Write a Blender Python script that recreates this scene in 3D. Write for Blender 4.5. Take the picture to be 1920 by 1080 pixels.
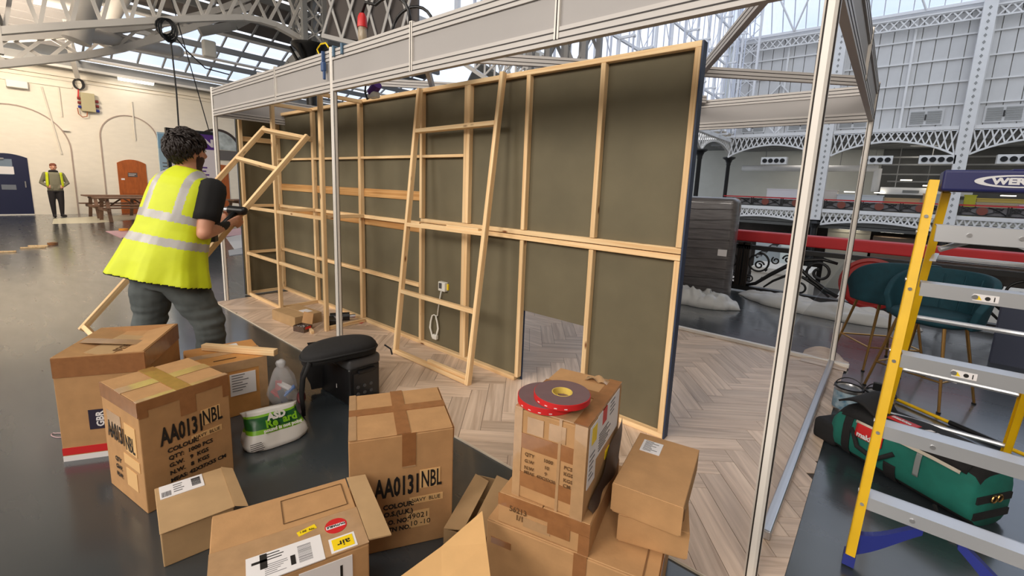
import bpy, bmesh, math, random
import numpy as np
from mathutils import Matrix, Vector, noise
random.seed(7)
S = bpy.context.scene
COL = S.collection
for o in list(bpy.data.objects):
    bpy.data.objects.remove(o)

# ------------------------------------------------------------------ camera
CAM_H = 1.52
FPX = 837.0; PPX = 960.0; PPY = 490.0
def _d(x, y):
    return Vector((x - PPX, y - PPY, FPX)).normalized()
_x = -_d(-50.0, 312.0); _y = _d(1673.0, 380.0)
_y = (_y - _x * _x.dot(_y)).normalized(); _z = _x.cross(_y)
RIGHT = Vector((_x[0], _y[0], _z[0])); DOWN = Vector((_x[1], _y[1], _z[1])); FWD = Vector((_x[2], _y[2], _z[2]))
cam = bpy.data.cameras.new('camera'); camo = bpy.data.objects.new('camera', cam); COL.objects.link(camo)
cam.sensor_width = 36.0; cam.lens = FPX / 1920 * 36.0
cam.shift_x = 0.0; cam.shift_y = (PPY - 540.0) / 1920.0
cam.clip_start = 0.05; cam.clip_end = 400
Mc = Matrix.Identity(4)
for i in range(3):
    Mc[i][0] = RIGHT[i]; Mc[i][1] = -DOWN[i]; Mc[i][2] = -FWD[i]
Mc.translation = (0, 0, CAM_H)
camo.matrix_world = Mc
S.camera = camo
CP = Vector((0, 0, CAM_H))
def ray(px, py): return RIGHT * (px - PPX) + DOWN * (py - PPY) + FWD * FPX
def atz(px, py, z=0.0): r = ray(px, py); return CP + r * ((z - CAM_H) / r.z)
def aty(px, py, Y): r = ray(px, py); return CP + r * (Y / r.y)
def atx(px, py, X): r = ray(px, py); return CP + r * (X / r.x)

# ------------------------------------------------------------------ light and exposure
vs = S.view_settings
vs.view_transform = 'Standard'; vs.look = 'None'; vs.gamma = 1.0; vs.use_curve_mapping = False
vs.exposure = 0.10
w = bpy.data.worlds.new('daylight'); S.world = w; w.use_nodes = True
nt = w.node_tree; nt.nodes.clear()
wo = nt.nodes.new('ShaderNodeOutputWorld'); bg = nt.nodes.new('ShaderNodeBackground')
tc = nt.nodes.new('ShaderNodeTexCoord'); nz = nt.nodes.new('ShaderNodeTexNoise'); rp = nt.nodes.new('ShaderNodeValToRGB')
nz.inputs['Scale'].default_value = 3.0; nz.inputs['Detail'].default_value = 3
rp.color_ramp.elements[0].position = 0.38; rp.color_ramp.elements[0].color = (0.70, 0.81, 1.0, 1)
rp.color_ramp.elements[1].position = 0.62; rp.color_ramp.elements[1].color = (0.97, 0.98, 1.0, 1)
nt.links.new(tc.outputs['Generated'], nz.inputs['Vector']); nt.links.new(nz.outputs['Fac'], rp.inputs['Fac'])
nt.links.new(rp.outputs['Color'], bg.inputs['Color']); nt.links.new(bg.outputs['Background'], wo.inputs['Surface'])
bg.inputs['Strength'].default_value = 1.25
def area_lamp(name, loc, power, size, color, target=None):
    l = bpy.data.lights.new(name, 'AREA'); l.shape = 'DISK'; l.size = size; l.energy = power; l.color = color
    o = bpy.data.objects.new(name, l); COL.objects.link(o); o.location = loc
    if target is not None:
        o.rotation_euler = (Vector(target) - Vector(loc)).to_track_quat('-Z', 'Y').to_euler()
    return o
WARM = (1.0, 0.84, 0.66); NEUT = (1.0, 0.925, 0.84)
LAMPS = [((-2.2, -7.6, 5.4), 520, 4.0, (-2.4, 1.0, 0.6), NEUT), ((-8.0, -7.6, 5.4), 460, 4.0, (-6.5, 1.0, 0.6), NEUT),
         ((3.6, -5.0, 5.8), 300, 3.5, (0.6, 2.0, 0.2), NEUT), ((-13.5, -5.0, 6.2), 240, 2.5, (-15, 0.5, 0), WARM), ((-1.5, 0.6, 7.6), 110, 3.0, (-1.5, 0.8, 0), NEUT),
         ((-18.0, 0.5, 5.0), 150, 0.9, (-22, 1.2, 2.2), WARM), ((-17.5, 3.6, 5.4), 75, 0.9, (-21, 3.6, 0.0), WARM), ((-16.8, 1.2, 4.2), 90, 0.5, (-16.9, 1.2, 6.0), WARM),
         ((-12.2, -1.6, 4.4), 70, 0.6, (-14.8, 1.8, 5.6), WARM), ((-6.0, 50.0, 6.2), 90, 2.0, (-6.0, 50.5, 0), NEUT), ((1.5, 50.0, 6.2), 45, 2.0, (1.5, 50.5, 0), NEUT), ((8.0, 50.0, 6.2), 45, 2.0, (8.0, 50.5, 0), NEUT)]  # first entry here: unseen uplight added to brighten the cream roof trusses
for i, (lo, pw, sz, tg, cl) in enumerate(LAMPS):
    area_lamp('unseen_lamp', lo, pw, sz, cl, tg)

# ------------------------------------------------------------------ helpers
PM = {}
def s2l(c):
    return tuple((x / 12.92 if x <= 0.04045 else ((x + 0.055) / 1.055) ** 2.4) for x in [v / 255.0 for v in c])
def C(r, g, b): return s2l((r, g, b)) + (1.0,)
MATS = {}
def mat(name, col, rough=0.6, metal=0.0, var=0.0, vscale=8.0, stretch=None, bump=0.0, bscale=60.0, spec=0.5,
        emit=None, estr=0.0, alpha=None, coat=0.0, transl=0.0, rnd=0.0, col2=None):
    m = bpy.data.materials.new(name); m.use_nodes = True; n = m.node_tree; L = n.links
    b = n.nodes['Principled BSDF']
    b.inputs['Roughness'].default_value = rough; b.inputs['Metallic'].default_value = metal
    b.inputs['Specular IOR Level'].default_value = spec
    b.inputs['Coat Weight'].default_value = coat
    c = col if len(col) == 4 else tuple(col) + (1,)
    b.inputs['Base Color'].default_value = c
    tc = None
    if var > 0 or bump > 0 or rnd > 0:
        tc = n.nodes.new('ShaderNodeTexCoord'); mp = n.nodes.new('ShaderNodeMapping')
        L.new(tc.outputs['Object'], mp.inputs['Vector'])
        if stretch: mp.inputs['Scale'].default_value = stretch
    if var > 0 or rnd > 0:
        nz = n.nodes.new('ShaderNodeTexNoise'); nz.inputs['Scale'].default_value = vscale; nz.inputs['Detail'].default_value = 4
        L.new(mp.outputs['Vector'], nz.inputs['Vector'])
        mx = n.nodes.new('ShaderNodeMix'); mx.data_type = 'RGBA'
        mr = n.nodes.new('ShaderNodeMapRange'); mr.inputs['From Min'].default_value = 0.3; mr.inputs['From Max'].default_value = 0.7
        L.new(nz.outputs['Fac'], mr.inputs['Value']); L.new(mr.outputs['Result'], mx.inputs['Factor'])
        c2 = col2 if col2 else tuple(max(0, v * (1 - var)) for v in c[:3]) + (1,)
        mx.inputs[6].default_value = c2; mx.inputs[7].default_value = tuple(min(1, v * (1 + var * .6)) for v in c[:3]) + (1,) if not col2 else c
        out = mx.outputs[2]
        if rnd > 0:
            oi = n.nodes.new('ShaderNodeObjectInfo'); hs = n.nodes.new('ShaderNodeHueSaturation')
            m2 = n.nodes.new('ShaderNodeMapRange'); m2.inputs['To Min'].default_value = 1 - rnd; m2.inputs['To Max'].default_value = 1 + rnd
            L.new(oi.outputs['Random'], m2.inputs['Value']); L.new(m2.outputs['Result'], hs.inputs['Value'])
            L.new(out, hs.inputs['Color']); out = hs.outputs['Color']
        L.new(out, b.inputs['Base Color'])
    if bump > 0:
        nb = n.nodes.new('ShaderNodeTexNoise'); nb.inputs['Scale'].default_value = bscale; nb.inputs['Detail'].default_value = 3
        L.new(mp.outputs['Vector'], nb.inputs['Vector'])
        bp = n.nodes.new('ShaderNodeBump'); bp.inputs['Strength'].default_value = bump; bp.inputs['Distance'].default_value = 0.01
        L.new(nb.outputs['Fac'], bp.inputs['Height']); L.new(bp.outputs['Normal'], b.inputs['Normal'])
    if emit:
        b.inputs['Emission Color'].default_value = emit if len(emit) == 4 else tuple(emit) + (1,)
        b.inputs['Emission Strength'].default_value = estr
    if alpha is not None: b.inputs['Alpha'].default_value = alpha
    if transl > 0: b.inputs['Transmission Weight'].default_value = transl
    MATS[name] = m
    return m
def glass(name, tint, gloss, rough=0.05):
    m = bpy.data.materials.new(name); m.use_nodes = True; n = m.node_tree; n.nodes.clear()
    o = n.nodes.new('ShaderNodeOutputMaterial'); t = n.nodes.new('ShaderNodeBsdfTransparent'); g = n.nodes.new('ShaderNodeBsdfGlossy')
    x = n.nodes.new('ShaderNodeMixShader'); t.inputs['Color'].default_value = tuple(tint) + (1,); g.inputs['Roughness'].default_value = rough
    x.inputs['Fac'].default_value = gloss
    n.links.new(t.outputs[0], x.inputs[1]); n.links.new(g.outputs[0], x.inputs[2]); n.links.new(x.outputs[0], o.inputs['Surface'])
    return m

class MB:
    def __init__(s): s.v = []; s.f = []; s.fm = []; s.m = 0; s.uv = None
    def add(s, vs, fs):
        b = len(s.v); s.v += [Vector(v) for v in vs]
        for f in fs: s.f.append([b + i for i in f]); s.fm.append(s.m)
        return s
    def box(s, lo, hi, M=None):
        x0, y0, z0 = lo; x1, y1, z1 = hi
        p = [Vector(q) for q in ((x0,y0,z0),(x1,y0,z0),(x1,y1,z0),(x0,y1,z0),(x0,y0,z1),(x1,y0,z1),(x1,y1,z1),(x0,y1,z1))]
        if M: p = [M @ q for q in p]
        return s.add(p, [(0,3,2,1),(4,5,6,7),(0,1,5,4),(1,2,6,5),(2,3,7,6),(3,0,4,7)])
    def rbox(s, lo, hi, r, M=None, seg=3):
        # box with edges rounded in all directions
        lo = Vector(lo); hi = Vector(hi); bm = bmesh.new(); bmesh.ops.create_cube(bm, size=1.0)
        for v in bm.verts: v.co = Vector(((lo[i] + hi[i]) / 2 + v.co[i] * (hi[i] - lo[i])) for i in range(3))
        bmesh.ops.bevel(bm, geom=bm.edges[:], offset=r, segments=seg, profile=0.5, affect='EDGES')
        bm.verts.index_update()
        s.add([(M @ v.co if M else v.co.copy()) for v in bm.verts], [[v.index for v in f.verts] for f in bm.faces]); bm.free()
        return s
    def beam(s, p, q, w, h, up=(0, 0, 1)):
        p = Vector(p); q = Vector(q); d = (q - p).normalized(); u = Vector(up)
        if abs(d.dot(u)) > 0.98: u = Vector((1, 0, 0)) if abs(d.x) < .9 else Vector((0, 1, 0))
        a = d.cross(u).normalized(); b = a.cross(d).normalized()
        o = [a * (w/2) * sx + b * (h/2) * sy for sx, sy in ((-1,-1),(1,-1),(1,1),(-1,1))]
        return s.add([p + k for k in o] + [q + k for k in o], [(0,1,2,3),(7,6,5,4),(0,4,5,1),(1,5,6,2),(2,6,7,3),(3,7,4,0)])
    def cyl(s, p, q, r, n=12, r2=None, caps=True):
        p = Vector(p); q = Vector(q); d = (q - p).normalized(); r2 = r if r2 is None else r2
        u = Vector((0,0,1)) if abs(d.z) < .9 else Vector((1,0,0)); a = d.cross(u).normalized(); b = d.cross(a).normalized()
        vs = []
        for c, rr in ((p, r), (q, r2)):
            for i in range(n):
                t = 2*math.pi*i/n; vs.append(c + (a*math.cos(t) + b*math.sin(t))*rr)
        fs = [(i, n+i, n+(i+1)%n, (i+1)%n) for i in range(n)]
        if caps: fs += [tuple(range(n)), tuple(reversed(range(n, 2*n)))]
        return s.add(vs, fs)
    def tube(s, pts, r, n=6, closed=False):
        pts = [Vector(p) for p in pts]; N = len(pts); vs = []; prev = None
        for i, p in enumerate(pts):
            if closed: d = pts[(i+1) % N] - pts[i-1]
            else: d = pts[min(i+1, N-1)] - pts[max(i-1, 0)]
            d = d.normalized() if d.length > 1e-9 else Vector((0,0,1))
            if prev is None:
                u = Vector((0,0,1)) if abs(d.z) < .9 else Vector((1,0,0)); a = d.cross(u).normalized()
            else:
                a = (prev - d * prev.dot(d)); a = a.normalized() if a.length > 1e-6 else d.orthogonal().normalized()
            prev = a; b = d.cross(a); rr = r[i] if isinstance(r, (list, tuple)) else r
            for k in range(n):
                t = 2*math.pi*k/n; vs.append(p + (a*math.cos(t) + b*math.sin(t))*rr)
        fs = []
        for i in range(N if closed else N-1):
            j = (i+1) % N
            for k in range(n): fs.append((i*n+k, i*n+(k+1)%n, j*n+(k+1)%n, j*n+k))
        if not closed: fs += [tuple(reversed(range(n))), tuple(range((N-1)*n, N*n))]
        return s.add(vs, fs)
    def lathe(s, prof, n=24, M=None):
        vs = []; fs = []
        for r, z in prof:
            for k in range(n):
                t = 2*math.pi*k/n; v = Vector((r*math.cos(t), r*math.sin(t), z)); vs.append(M @ v if M else v)
        for i in range(len(prof)-1):
            for k in range(n): fs.append((i*n+k, i*n+(k+1)%n, (i+1)*n+(k+1)%n, (i+1)*n+k))
        return s.add(vs, fs)
    def loft(s, rings, caps=True):
        n = len(rings[0]); vs = [v for r in rings for v in r]; fs = []
        for i in range(len(rings)-1):
            for k in range(n): fs.append((i*n+k, i*n+(k+1)%n, (i+1)*n+(k+1)%n, (i+1)*n+k))
        if caps: fs += [tuple(reversed(range(n))), tuple(range((len(rings)-1)*n, len(rings)*n))]
        return s.add(vs, fs)
    def prism(s, poly, ext):
        # extrude a 3-D polygon by vector ext
        n = len(poly); p = [Vector(v) for v in poly]; e = Vector(ext)
        return s.add(p + [v + e for v in p], [tuple(reversed(range(n))), tuple(range(n, 2*n))] + [(i, (i+1)%n, n+(i+1)%n, n+i) for i in range(n)])
    def grid(s, fn, nu, nv):
        vs = [fn(i/(nu-1), j/(nv-1)) for j in range(nv) for i in range(nu)]
        return s.add(vs, [(j*nu+i, j*nu+i+1, (j+1)*nu+i+1, (j+1)*nu+i) for j in range(nv-1) for i in range(nu-1)])
    def mesh(s, name):
        me = bpy.data.meshes.new(name); me.from_pydata([tuple(v) for v in s.v], [], s.f); me.update()
        bm = bmesh.new(); bm.from_mesh(me); bmesh.ops.recalc_face_normals(bm, faces=bm.faces[:]); bm.to_mesh(me); bm.free()
        return me
def link(o, parent=None, M=None):
    COL.objects.link(o)
    if M is None: M = Matrix.Identity(4)
    PM[o.name] = M.copy()
    o.matrix_world = M
    if parent is not None:
        o.parent = parent; o.matrix_parent_inverse = PM[parent.name].inverted(); o.matrix_basis = M
    return o
def part(name, mb, m, parent=None, M=None, smooth=False, mods=None, me=None):
    if me is None:
        me = mb.mesh(name)
        ms = m if isinstance(m, (list, tuple)) else [m]
        for k in ms: me.materials.append(k)
        if len(ms) > 1:
            for p, i in zip(me.polygons, mb.fm): p.material_index = i
        if smooth:
            me.polygons.foreach_set('use_smooth', [True]*len(me.polygons))
            if smooth == 'auto':
                me.set_sharp_from_angle(angle=math.radians(40))
    o = bpy.data.objects.new(name, me); link(o, parent, M)
    return o
def tag(o, label, cat, group=None, kind=None):
    if label: o['label'] = label
    if cat: o['category'] = cat
    if group: o['group'] = group
    if kind: o['kind'] = kind
    return o
def thing(name, label, cat, loc=(0,0,0), group=None, M=None):
    o = bpy.data.objects.new(name, None); o.empty_display_size = 0.1
    link(o, None, M if M is not None else Matrix.Translation(loc)); tag(o, label, cat, group)
    return o
def struct(name, mb, m, label=None, smooth=False):
    o = part(name, mb, m, None, smooth=smooth); o['kind'] = 'structure'
    if label: o['label'] = label
    return o
def rotz(a): return Matrix.Rotation(math.radians(a), 4, 'Z')
def trs(loc, rz=0): return Matrix.Translation(loc) @ rotz(rz)
def frame(origin, u, v):
    u = Vector(u).normalized(); v = Vector(v); v = (v - u*u.dot(v)).normalized(); n = u.cross(v)
    M = Matrix.Identity(4)
    for i in range(3): M[i][0] = u[i]; M[i][1] = v[i]; M[i][2] = n[i]
    M.translation = origin
    return M
DG = None
def text(name, body, size, m, parent, M, sx=1.0, bold=0.0, align='LEFT', spacing=1.0):
    # flat printed lettering as a thin mesh
    cu = bpy.data.curves.new(name, 'FONT'); cu.body = body; cu.size = size; cu.align_x = align; cu.offset = bold; cu.space_character = spacing
    cu.extrude = 0.0004; cu.resolution_u = 2
    t = bpy.data.objects.new(name, cu); COL.objects.link(t)
    dg = bpy.context.evaluated_depsgraph_get()
    me = bpy.data.meshes.new_from_object(t.evaluated_get(dg)); bpy.data.objects.remove(t)
    me.materials.clear(); me.materials.append(m)
    me.transform(Matrix.Diagonal((sx, 1, 1, 1)))
    o = bpy.data.objects.new(name, me); link(o, parent, M)
    return o
def timber(parent, p, q, w, t, wdir, m=None, name='timber'):
    # a sawn length from p to q; w measured along wdir, t across; grain runs along local z
    p = Vector(p); q = Vector(q); d = (q - p); L = d.length; d.normalize()
    u = Vector(wdir); u = (u - d*u.dot(d)).normalized(); v = d.cross(u)
    M = Matrix.Identity(4)
    for i in range(3): M[i][0] = u[i]; M[i][1] = v[i]; M[i][2] = d[i]
    M.translation = p
    mb = MB(); mb.rbox((-w/2, -t/2, 0), (w/2, t/2, L), 0.0025, seg=1)
    return part(name, mb, m or PINE, parent, M)
# ------------------------------------------------------------------ materials
def pine_mat(name, base, dark, knot=True, rnd=0.10):
    m = bpy.data.materials.new(name); m.use_nodes = True; n = m.node_tree; L = n.links; b = n.nodes['Principled BSDF']
    b.inputs['Roughness'].default_value = 0.62; b.inputs['Specular IOR Level'].default_value = 0.3
    tc = n.nodes.new('ShaderNodeTexCoord'); mp = n.nodes.new('ShaderNodeMapping'); mp.inputs['Scale'].default_value = (40, 40, 1.2)
    oi = n.nodes.new('ShaderNodeObjectInfo'); va = n.nodes.new('ShaderNodeVectorMath'); va.operation = 'SCALE'; va.inputs['Scale'].default_value = 9.0
    cx = n.nodes.new('ShaderNodeCombineXYZ')
    for k in range(3): L.new(oi.outputs['Random'], cx.inputs[k])
    L.new(cx.outputs[0], va.inputs[0]); ad = n.nodes.new('ShaderNodeVectorMath')
    L.new(tc.outputs['Object'], ad.inputs[0]); L.new(va.outputs[0], ad.inputs[1]); L.new(ad.outputs[0], mp.inputs['Vector'])
    nz = n.nodes.new('ShaderNodeTexNoise'); nz.inputs['Scale'].default_value = 1.0; nz.inputs['Detail'].default_value = 5; nz.inputs['Distortion'].default_value = 0.8
    L.new(mp.outputs['Vector'], nz.inputs['Vector'])
    cr = n.nodes.new('ShaderNodeValToRGB'); cr.color_ramp.elements[0].position = 0.35; cr.color_ramp.elements[0].color = dark
    cr.color_ramp.elements[1].position = 0.62; cr.color_ramp.elements[1].color = base
    L.new(nz.outputs['Fac'], cr.inputs['Fac']); out = cr.outputs['Color']
    if knot:
        m3 = n.nodes.new('ShaderNodeMapping'); m3.inputs['Scale'].default_value = (9, 9, 3.2); L.new(ad.outputs[0], m3.inputs['Vector'])
        vo = n.nodes.new('ShaderNodeTexVoronoi'); vo.inputs['Scale'].default_value = 1.0; L.new(m3.outputs['Vector'], vo.inputs['Vector'])
        kr = n.nodes.new('ShaderNodeValToRGB'); kr.color_ramp.elements[0].position = 0.05; kr.color_ramp.elements[0].color = (1,1,1,1)
        kr.color_ramp.elements[1].position = 0.12; kr.color_ramp.elements[1].color = (0,0,0,1)
        L.new(vo.outputs['Distance'], kr.inputs['Fac'])
        kx = n.nodes.new('ShaderNodeMix'); kx.data_type = 'RGBA'; kx.inputs[7].default_value = C(120, 70, 35)
        L.new(kr.outputs['Color'], kx.inputs['Factor']); L.new(out, kx.inputs[6]); out = kx.outputs[2]
    hs = n.nodes.new('ShaderNodeHueSaturation'); mr = n.nodes.new('ShaderNodeMapRange'); mr.inputs['To Min'].default_value = 1 - rnd; mr.inputs['To Max'].default_value = 1 + rnd
    L.new(oi.outputs['Random'], mr.inputs['Value']); L.new(mr.outputs['Result'], hs.inputs['Value']); L.new(out, hs.inputs['Color'])
    L.new(hs.outputs['Color'], b.inputs['Base Color'])
    return m
PINE = pine_mat('pine', C(236, 206, 160), C(220, 180, 130))
PLY = pine_mat('plywood', C(206, 160, 104), C(180, 128, 72), False)
BOARD = mat('olive_board', C(104, 96, 74), 0.75, var=0.12, vscale=3.0, bump=0.05, bscale=200)
NAVY = mat('navy_paint', C(44, 58, 84), 0.55)
ALU = mat('booth_aluminium', C(228, 222, 214), 0.38, metal=0.0)
ALUB = mat('booth_beam_paint', C(188, 183, 179), 0.42)
ALUG = mat('groove_dark', C(40, 34, 32), 0.6)
FASC = mat('fascia_panel', C(164, 160, 158), 0.55, var=0.05, vscale=2)
CARD = mat('cardboard', C(182, 140, 96), 0.72, var=0.10, vscale=14, bump=0.06, bscale=90, spec=0.25)
CARD2 = mat('cardboard_grey', C(180, 148, 108), 0.75, var=0.08, vscale=10, spec=0.25)
CARD3 = mat('cardboard_orange', C(194, 138, 78), 0.62, var=0.10, vscale=12, spec=0.35)
CARDIN = mat('cardboard_inside', C(222, 178, 122), 0.75, var=0.06, vscale=10, spec=0.2)
CARDE = mat('cardboard_edge', C(120, 84, 50), 0.8)
TAPE = mat('brown_tape', C(150, 102, 64), 0.24, var=0.12, vscale=30, coat=0.3)
CLEARTAPE = mat('clear_tape', C(178, 142, 104), 0.2, var=0.10, vscale=25, coat=0.6)
PAPER = mat('white_label', C(226, 222, 222), 0.6)
INK = mat('black_ink', C(24, 20, 18), 0.6)
INKG = mat('grey_ink', C(120, 118, 120), 0.7)
INKB = mat('brown_print', C(96, 66, 36), 0.7)
STK = mat('buff_sticker', C(220, 178, 122), 0.6)
REDS = mat('red_sticker', C(200, 34, 36), 0.45)
YELS = mat('yellow_sticker', C(240, 206, 24), 0.45)
BLACKF = mat('black_fabric', C(26, 25, 26), 0.85, var=0.15, vscale=40, bump=0.08, bscale=300)
BLACKP = mat('black_plastic', C(20, 20, 22), 0.38)
GREYP = mat('grey_plastic', C(78, 78, 80), 0.42)
WHITEP = mat('white_plastic', C(224, 222, 214), 0.4)
WHITEPAINT = mat('white_paint', C(226, 225, 224), 0.55, var=0.04, vscale=2)
IRON = mat('black_iron', C(22, 21, 21), 0.45)
REDPAD = mat('red_cover', C(184, 30, 36), 0.6, var=0.08, vscale=6)
REDDISC = mat('red_disc', C(150, 28, 24), 0.5)
STEEL = mat('steel', C(190, 190, 192), 0.3, metal=0.9)
ALUM = mat('ladder_aluminium', C(206, 208, 212), 0.35, metal=0.75)
YEL = mat('ladder_yellow', C(232, 184, 8), 0.45, var=0.06, vscale=12)
BLUEP = mat('ladder_blue', C(34, 46, 132), 0.42)
NAVYP = mat('cap_navy', C(26, 30, 84), 0.42)
TEALV = mat('teal_velvet', C(8, 58, 70), 0.8, var=0.15, vscale=20)
GOLD = mat('brass', C(176, 138, 84), 0.3, metal=0.9)
SKIN = mat('skin', C(206, 148, 120), 0.55, var=0.05, vscale=20)
HAIR = mat('dark_hair', C(34, 23, 19), 0.55)
BEARD = mat('beard', C(58, 38, 30), 0.7)
LIME = mat('hi_vis_lime', C(208, 220, 24), 0.6, var=0.05, vscale=12, bump=0.10, bscale=14)
REFL = mat('reflective_grey', C(176, 172, 168), 0.35, var=0.12, vscale=10)
TEE = mat('black_cotton', C(16, 15, 16), 0.9)
JEAN = mat('grey_jeans', C(84, 90, 90), 0.85, var=0.28, vscale=7, bump=0.14, bscale=24)
WRAP = mat('black_stretch_wrap', C(100, 96, 96), 0.28, var=0.35, vscale=4, stretch=(1, 1, 10), coat=0.5, bump=0.2, bscale=12)
SHEET = mat('white_plastic_sheet', C(214, 214, 212), 0.45, var=0.06, vscale=5, bump=0.15, bscale=9)
TEALF = mat('tool_bag_green', C(24, 112, 98), 0.8, var=0.12, vscale=20)
WALLW = mat('painted_brick', C(232, 224, 208), 0.7, var=0.04, vscale=3, bump=0.25, bscale=7, stretch=(1, 1, 3))
WALLG = mat('far_wall_paint', C(206, 206, 198), 0.7, var=0.04, vscale=1)
DARKC = mat('dark_ceiling', C(124, 126, 126), 0.8, var=0.1, vscale=0.6)
GREYB = mat('grey_steelwork', C(150, 150, 148), 0.6, var=0.1, vscale=1.5)
CREAMB = mat('white_steelwork', C(214, 210, 204), 0.55, var=0.06, vscale=1.5)
PANELW = mat('wall_panel_white', C(206, 205, 204), 0.6, var=0.06, vscale=1.2, rnd=0.035)
NAVYDOOR = mat('navy_door', C(24, 30, 62), 0.4)
BROWND = mat('brown_door', C(168, 88, 36), 0.45, var=0.2, vscale=4, stretch=(4, 4, 1))
TABLEW = mat('weathered_wood', C(118, 88, 68), 0.7, var=0.2, vscale=10)
SKYG = glass('roof_glass', (0.92, 0.95, 1.0), 0.06)
GABG = glass('gable_glass', (0.97, 0.98, 1.0), 0.06)
PURPLE = mat('purple_print', C(84, 40, 128), 0.5)
SIGNW = mat('sign_white', C(226, 214, 214), 0.5)
LAMPE = mat('tube_light', (1, 1, 1), 0.4, emit=(1.0, 0.97, 0.92), estr=9.0)
LAMPS_E = mat('gallery_light', (1, 1, 1), 0.4, emit=(1.0, 0.92, 0.75), estr=3.5)
def floor_mat():
    m = bpy.data.materials.new('slate_floor_paint'); m.use_nodes = True; n = m.node_tree; L = n.links; b = n.nodes['Principled BSDF']
    tc = n.nodes.new('ShaderNodeTexCoord'); n1 = n.nodes.new('ShaderNodeTexNoise'); n1.inputs['Scale'].default_value = 0.7; n1.inputs['Detail'].default_value = 6
    L.new(tc.outputs['Object'], n1.inputs['Vector'])
    c = n.nodes.new('ShaderNodeValToRGB'); c.color_ramp.elements[0].position = .35; c.color_ramp.elements[0].color = C(46, 52, 56)
    c.color_ramp.elements[1].position = .7; c.color_ramp.elements[1].color = C(58, 64, 68)
    L.new(n1.outputs['Fac'], c.inputs['Fac'])
    mp = n.nodes.new('ShaderNodeMapping'); mp.inputs['Scale'].default_value = (1.2, 5, 1); mp.inputs['Rotation'].default_value = (0, 0, 0.5)
    L.new(tc.outputs['Object'], mp.inputs['Vector'])
    n2 = n.nodes.new('ShaderNodeTexNoise'); n2.inputs['Scale'].default_value = 1.6; n2.inputs['Detail'].default_value = 4; L.new(mp.outputs['Vector'], n2.inputs['Vector'])
    r = n.nodes.new('ShaderNodeMapRange'); r.inputs['From Min'].default_value = .3; r.inputs['From Max'].default_value = .75; r.inputs['To Min'].default_value = .26; r.inputs['To Max'].default_value = .33
    L.new(n2.outputs['Fac'], r.inputs['Value']); L.new(r.outputs['Result'], b.inputs['Roughness'])
    sc = n.nodes.new('ShaderNodeValToRGB'); sc.color_ramp.elements[0].position = .76; sc.color_ramp.elements[0].color = (0,0,0,1); sc.color_ramp.elements[1].position = .86; sc.color_ramp.elements[1].color = (1,1,1,1)
    L.new(n2.outputs['Fac'], sc.inputs['Fac'])
    mx = n.nodes.new('ShaderNodeMix'); mx.data_type = 'RGBA'; L.new(sc.outputs['Color'], mx.inputs['Factor']); L.new(c.outputs['Color'], mx.inputs[6]); mx.inputs[7].default_value = C(100, 102, 104)
    L.new(mx.outputs[2], b.inputs['Base Color']); b.inputs['Specular IOR Level'].default_value = 0.5; b.inputs['IOR'].default_value = 1.5; b.inputs['Coat Weight'].default_value = 0.85; b.inputs['Coat Roughness'].default_value = 0.15
    bp = n.nodes.new('ShaderNodeBump'); bp.inputs['Strength'].default_value = 0.0; n3 = n.nodes.new('ShaderNodeTexNoise'); n3.inputs['Scale'].default_value = 1.6
    L.new(tc.outputs['Object'], n3.inputs['Vector']); pass
    return m
FLOORM = floor_mat()

# ------------------------------------------------------------------ floor and near gallery shell
struct('floor', MB().box((-22.3, -9, -0.3), (9, 8.15, 0)), FLOORM, 'dark slate grey painted gallery floor with glossy scuffs')
mb = MB(); mb.box((-22.3, 8.15, -0.3), (-12.0, 46, 0)); o = struct('floor_end_gallery', mb, FLOORM, 'grey floor of the gallery across the end of the hall')
# pale walkway painted by the far wall
mb = MB(); mb.prism([atz(98, 420), atz(182, 418), atz(330, 405), atz(330, 398), atz(100, 410)], (0, 0, 0.002))
o = part('floor_marking', mb, mat('walkway_paint', C(206, 200, 176), 0.4)); tag(o, 'pale painted walkway strip on floor below standing man', 'floor marking')
o['kind'] = 'structure'
XW = -22.0
wl = struct('wall_left', MB().box((XW - 0.3, -9, 0), (XW, 46, 5.1)), WALLW, 'cream painted brick wall with blind arches at the far end')
# cornice courses and gutter beam along the wall top
for z0, z1, d in ((4.50, 4.56, .05), (4.62, 4.68, .09)):
    part('cornice_course', MB().box((XW, -9, z0), (XW + d, 12, z1)), WALLW, wl)
part('cornice_course', MB().box((XW, -9, 4.28), (XW + .05, 2.45, 4.34)), WALLW, wl)
struct('trim_gutter', MB().box((XW, -9, 4.86), (XW + .55, 14, 5.16)), GREYB, 'grey gutter beam along the top of the cream wall')
struct('trim_gutter_edge', MB().box((XW + .55, -9, 4.84), (XW + .62, 14, 4.92)), CREAMB)
def arch_pts(cy, r, zs, n=24, flat=1.0):
    return [Vector((0, cy - r*math.cos(math.pi*i/n), zs + r*flat*math.sin(math.pi*i/n))) for i in range(n+1)]
def blind_arch(cy, r, zs, m, wd=.035):
    ps = [Vector((0, cy - r, 0))] + arch_pts(cy, r, zs) + [Vector((0, cy + r, 0))]
    mb = MB()
    for a, b in zip(ps[:-1], ps[1:]): mb.beam(Vector((XW + .012, a.y, a.z)), Vector((XW + .012, b.y, b.z)), wd, .03, up=(1, 0, 0))
    return part('arch_moulding', mb, m, wl)
ARCHM = mat('arch_line_brown', C(170, 152, 140), 0.8)  # brownish tone of the raised arch mouldings
blind_arch(0.92, 1.33, 2.20, ARCHM); blind_arch(3.87, .83, 2.76, ARCHM)
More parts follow.
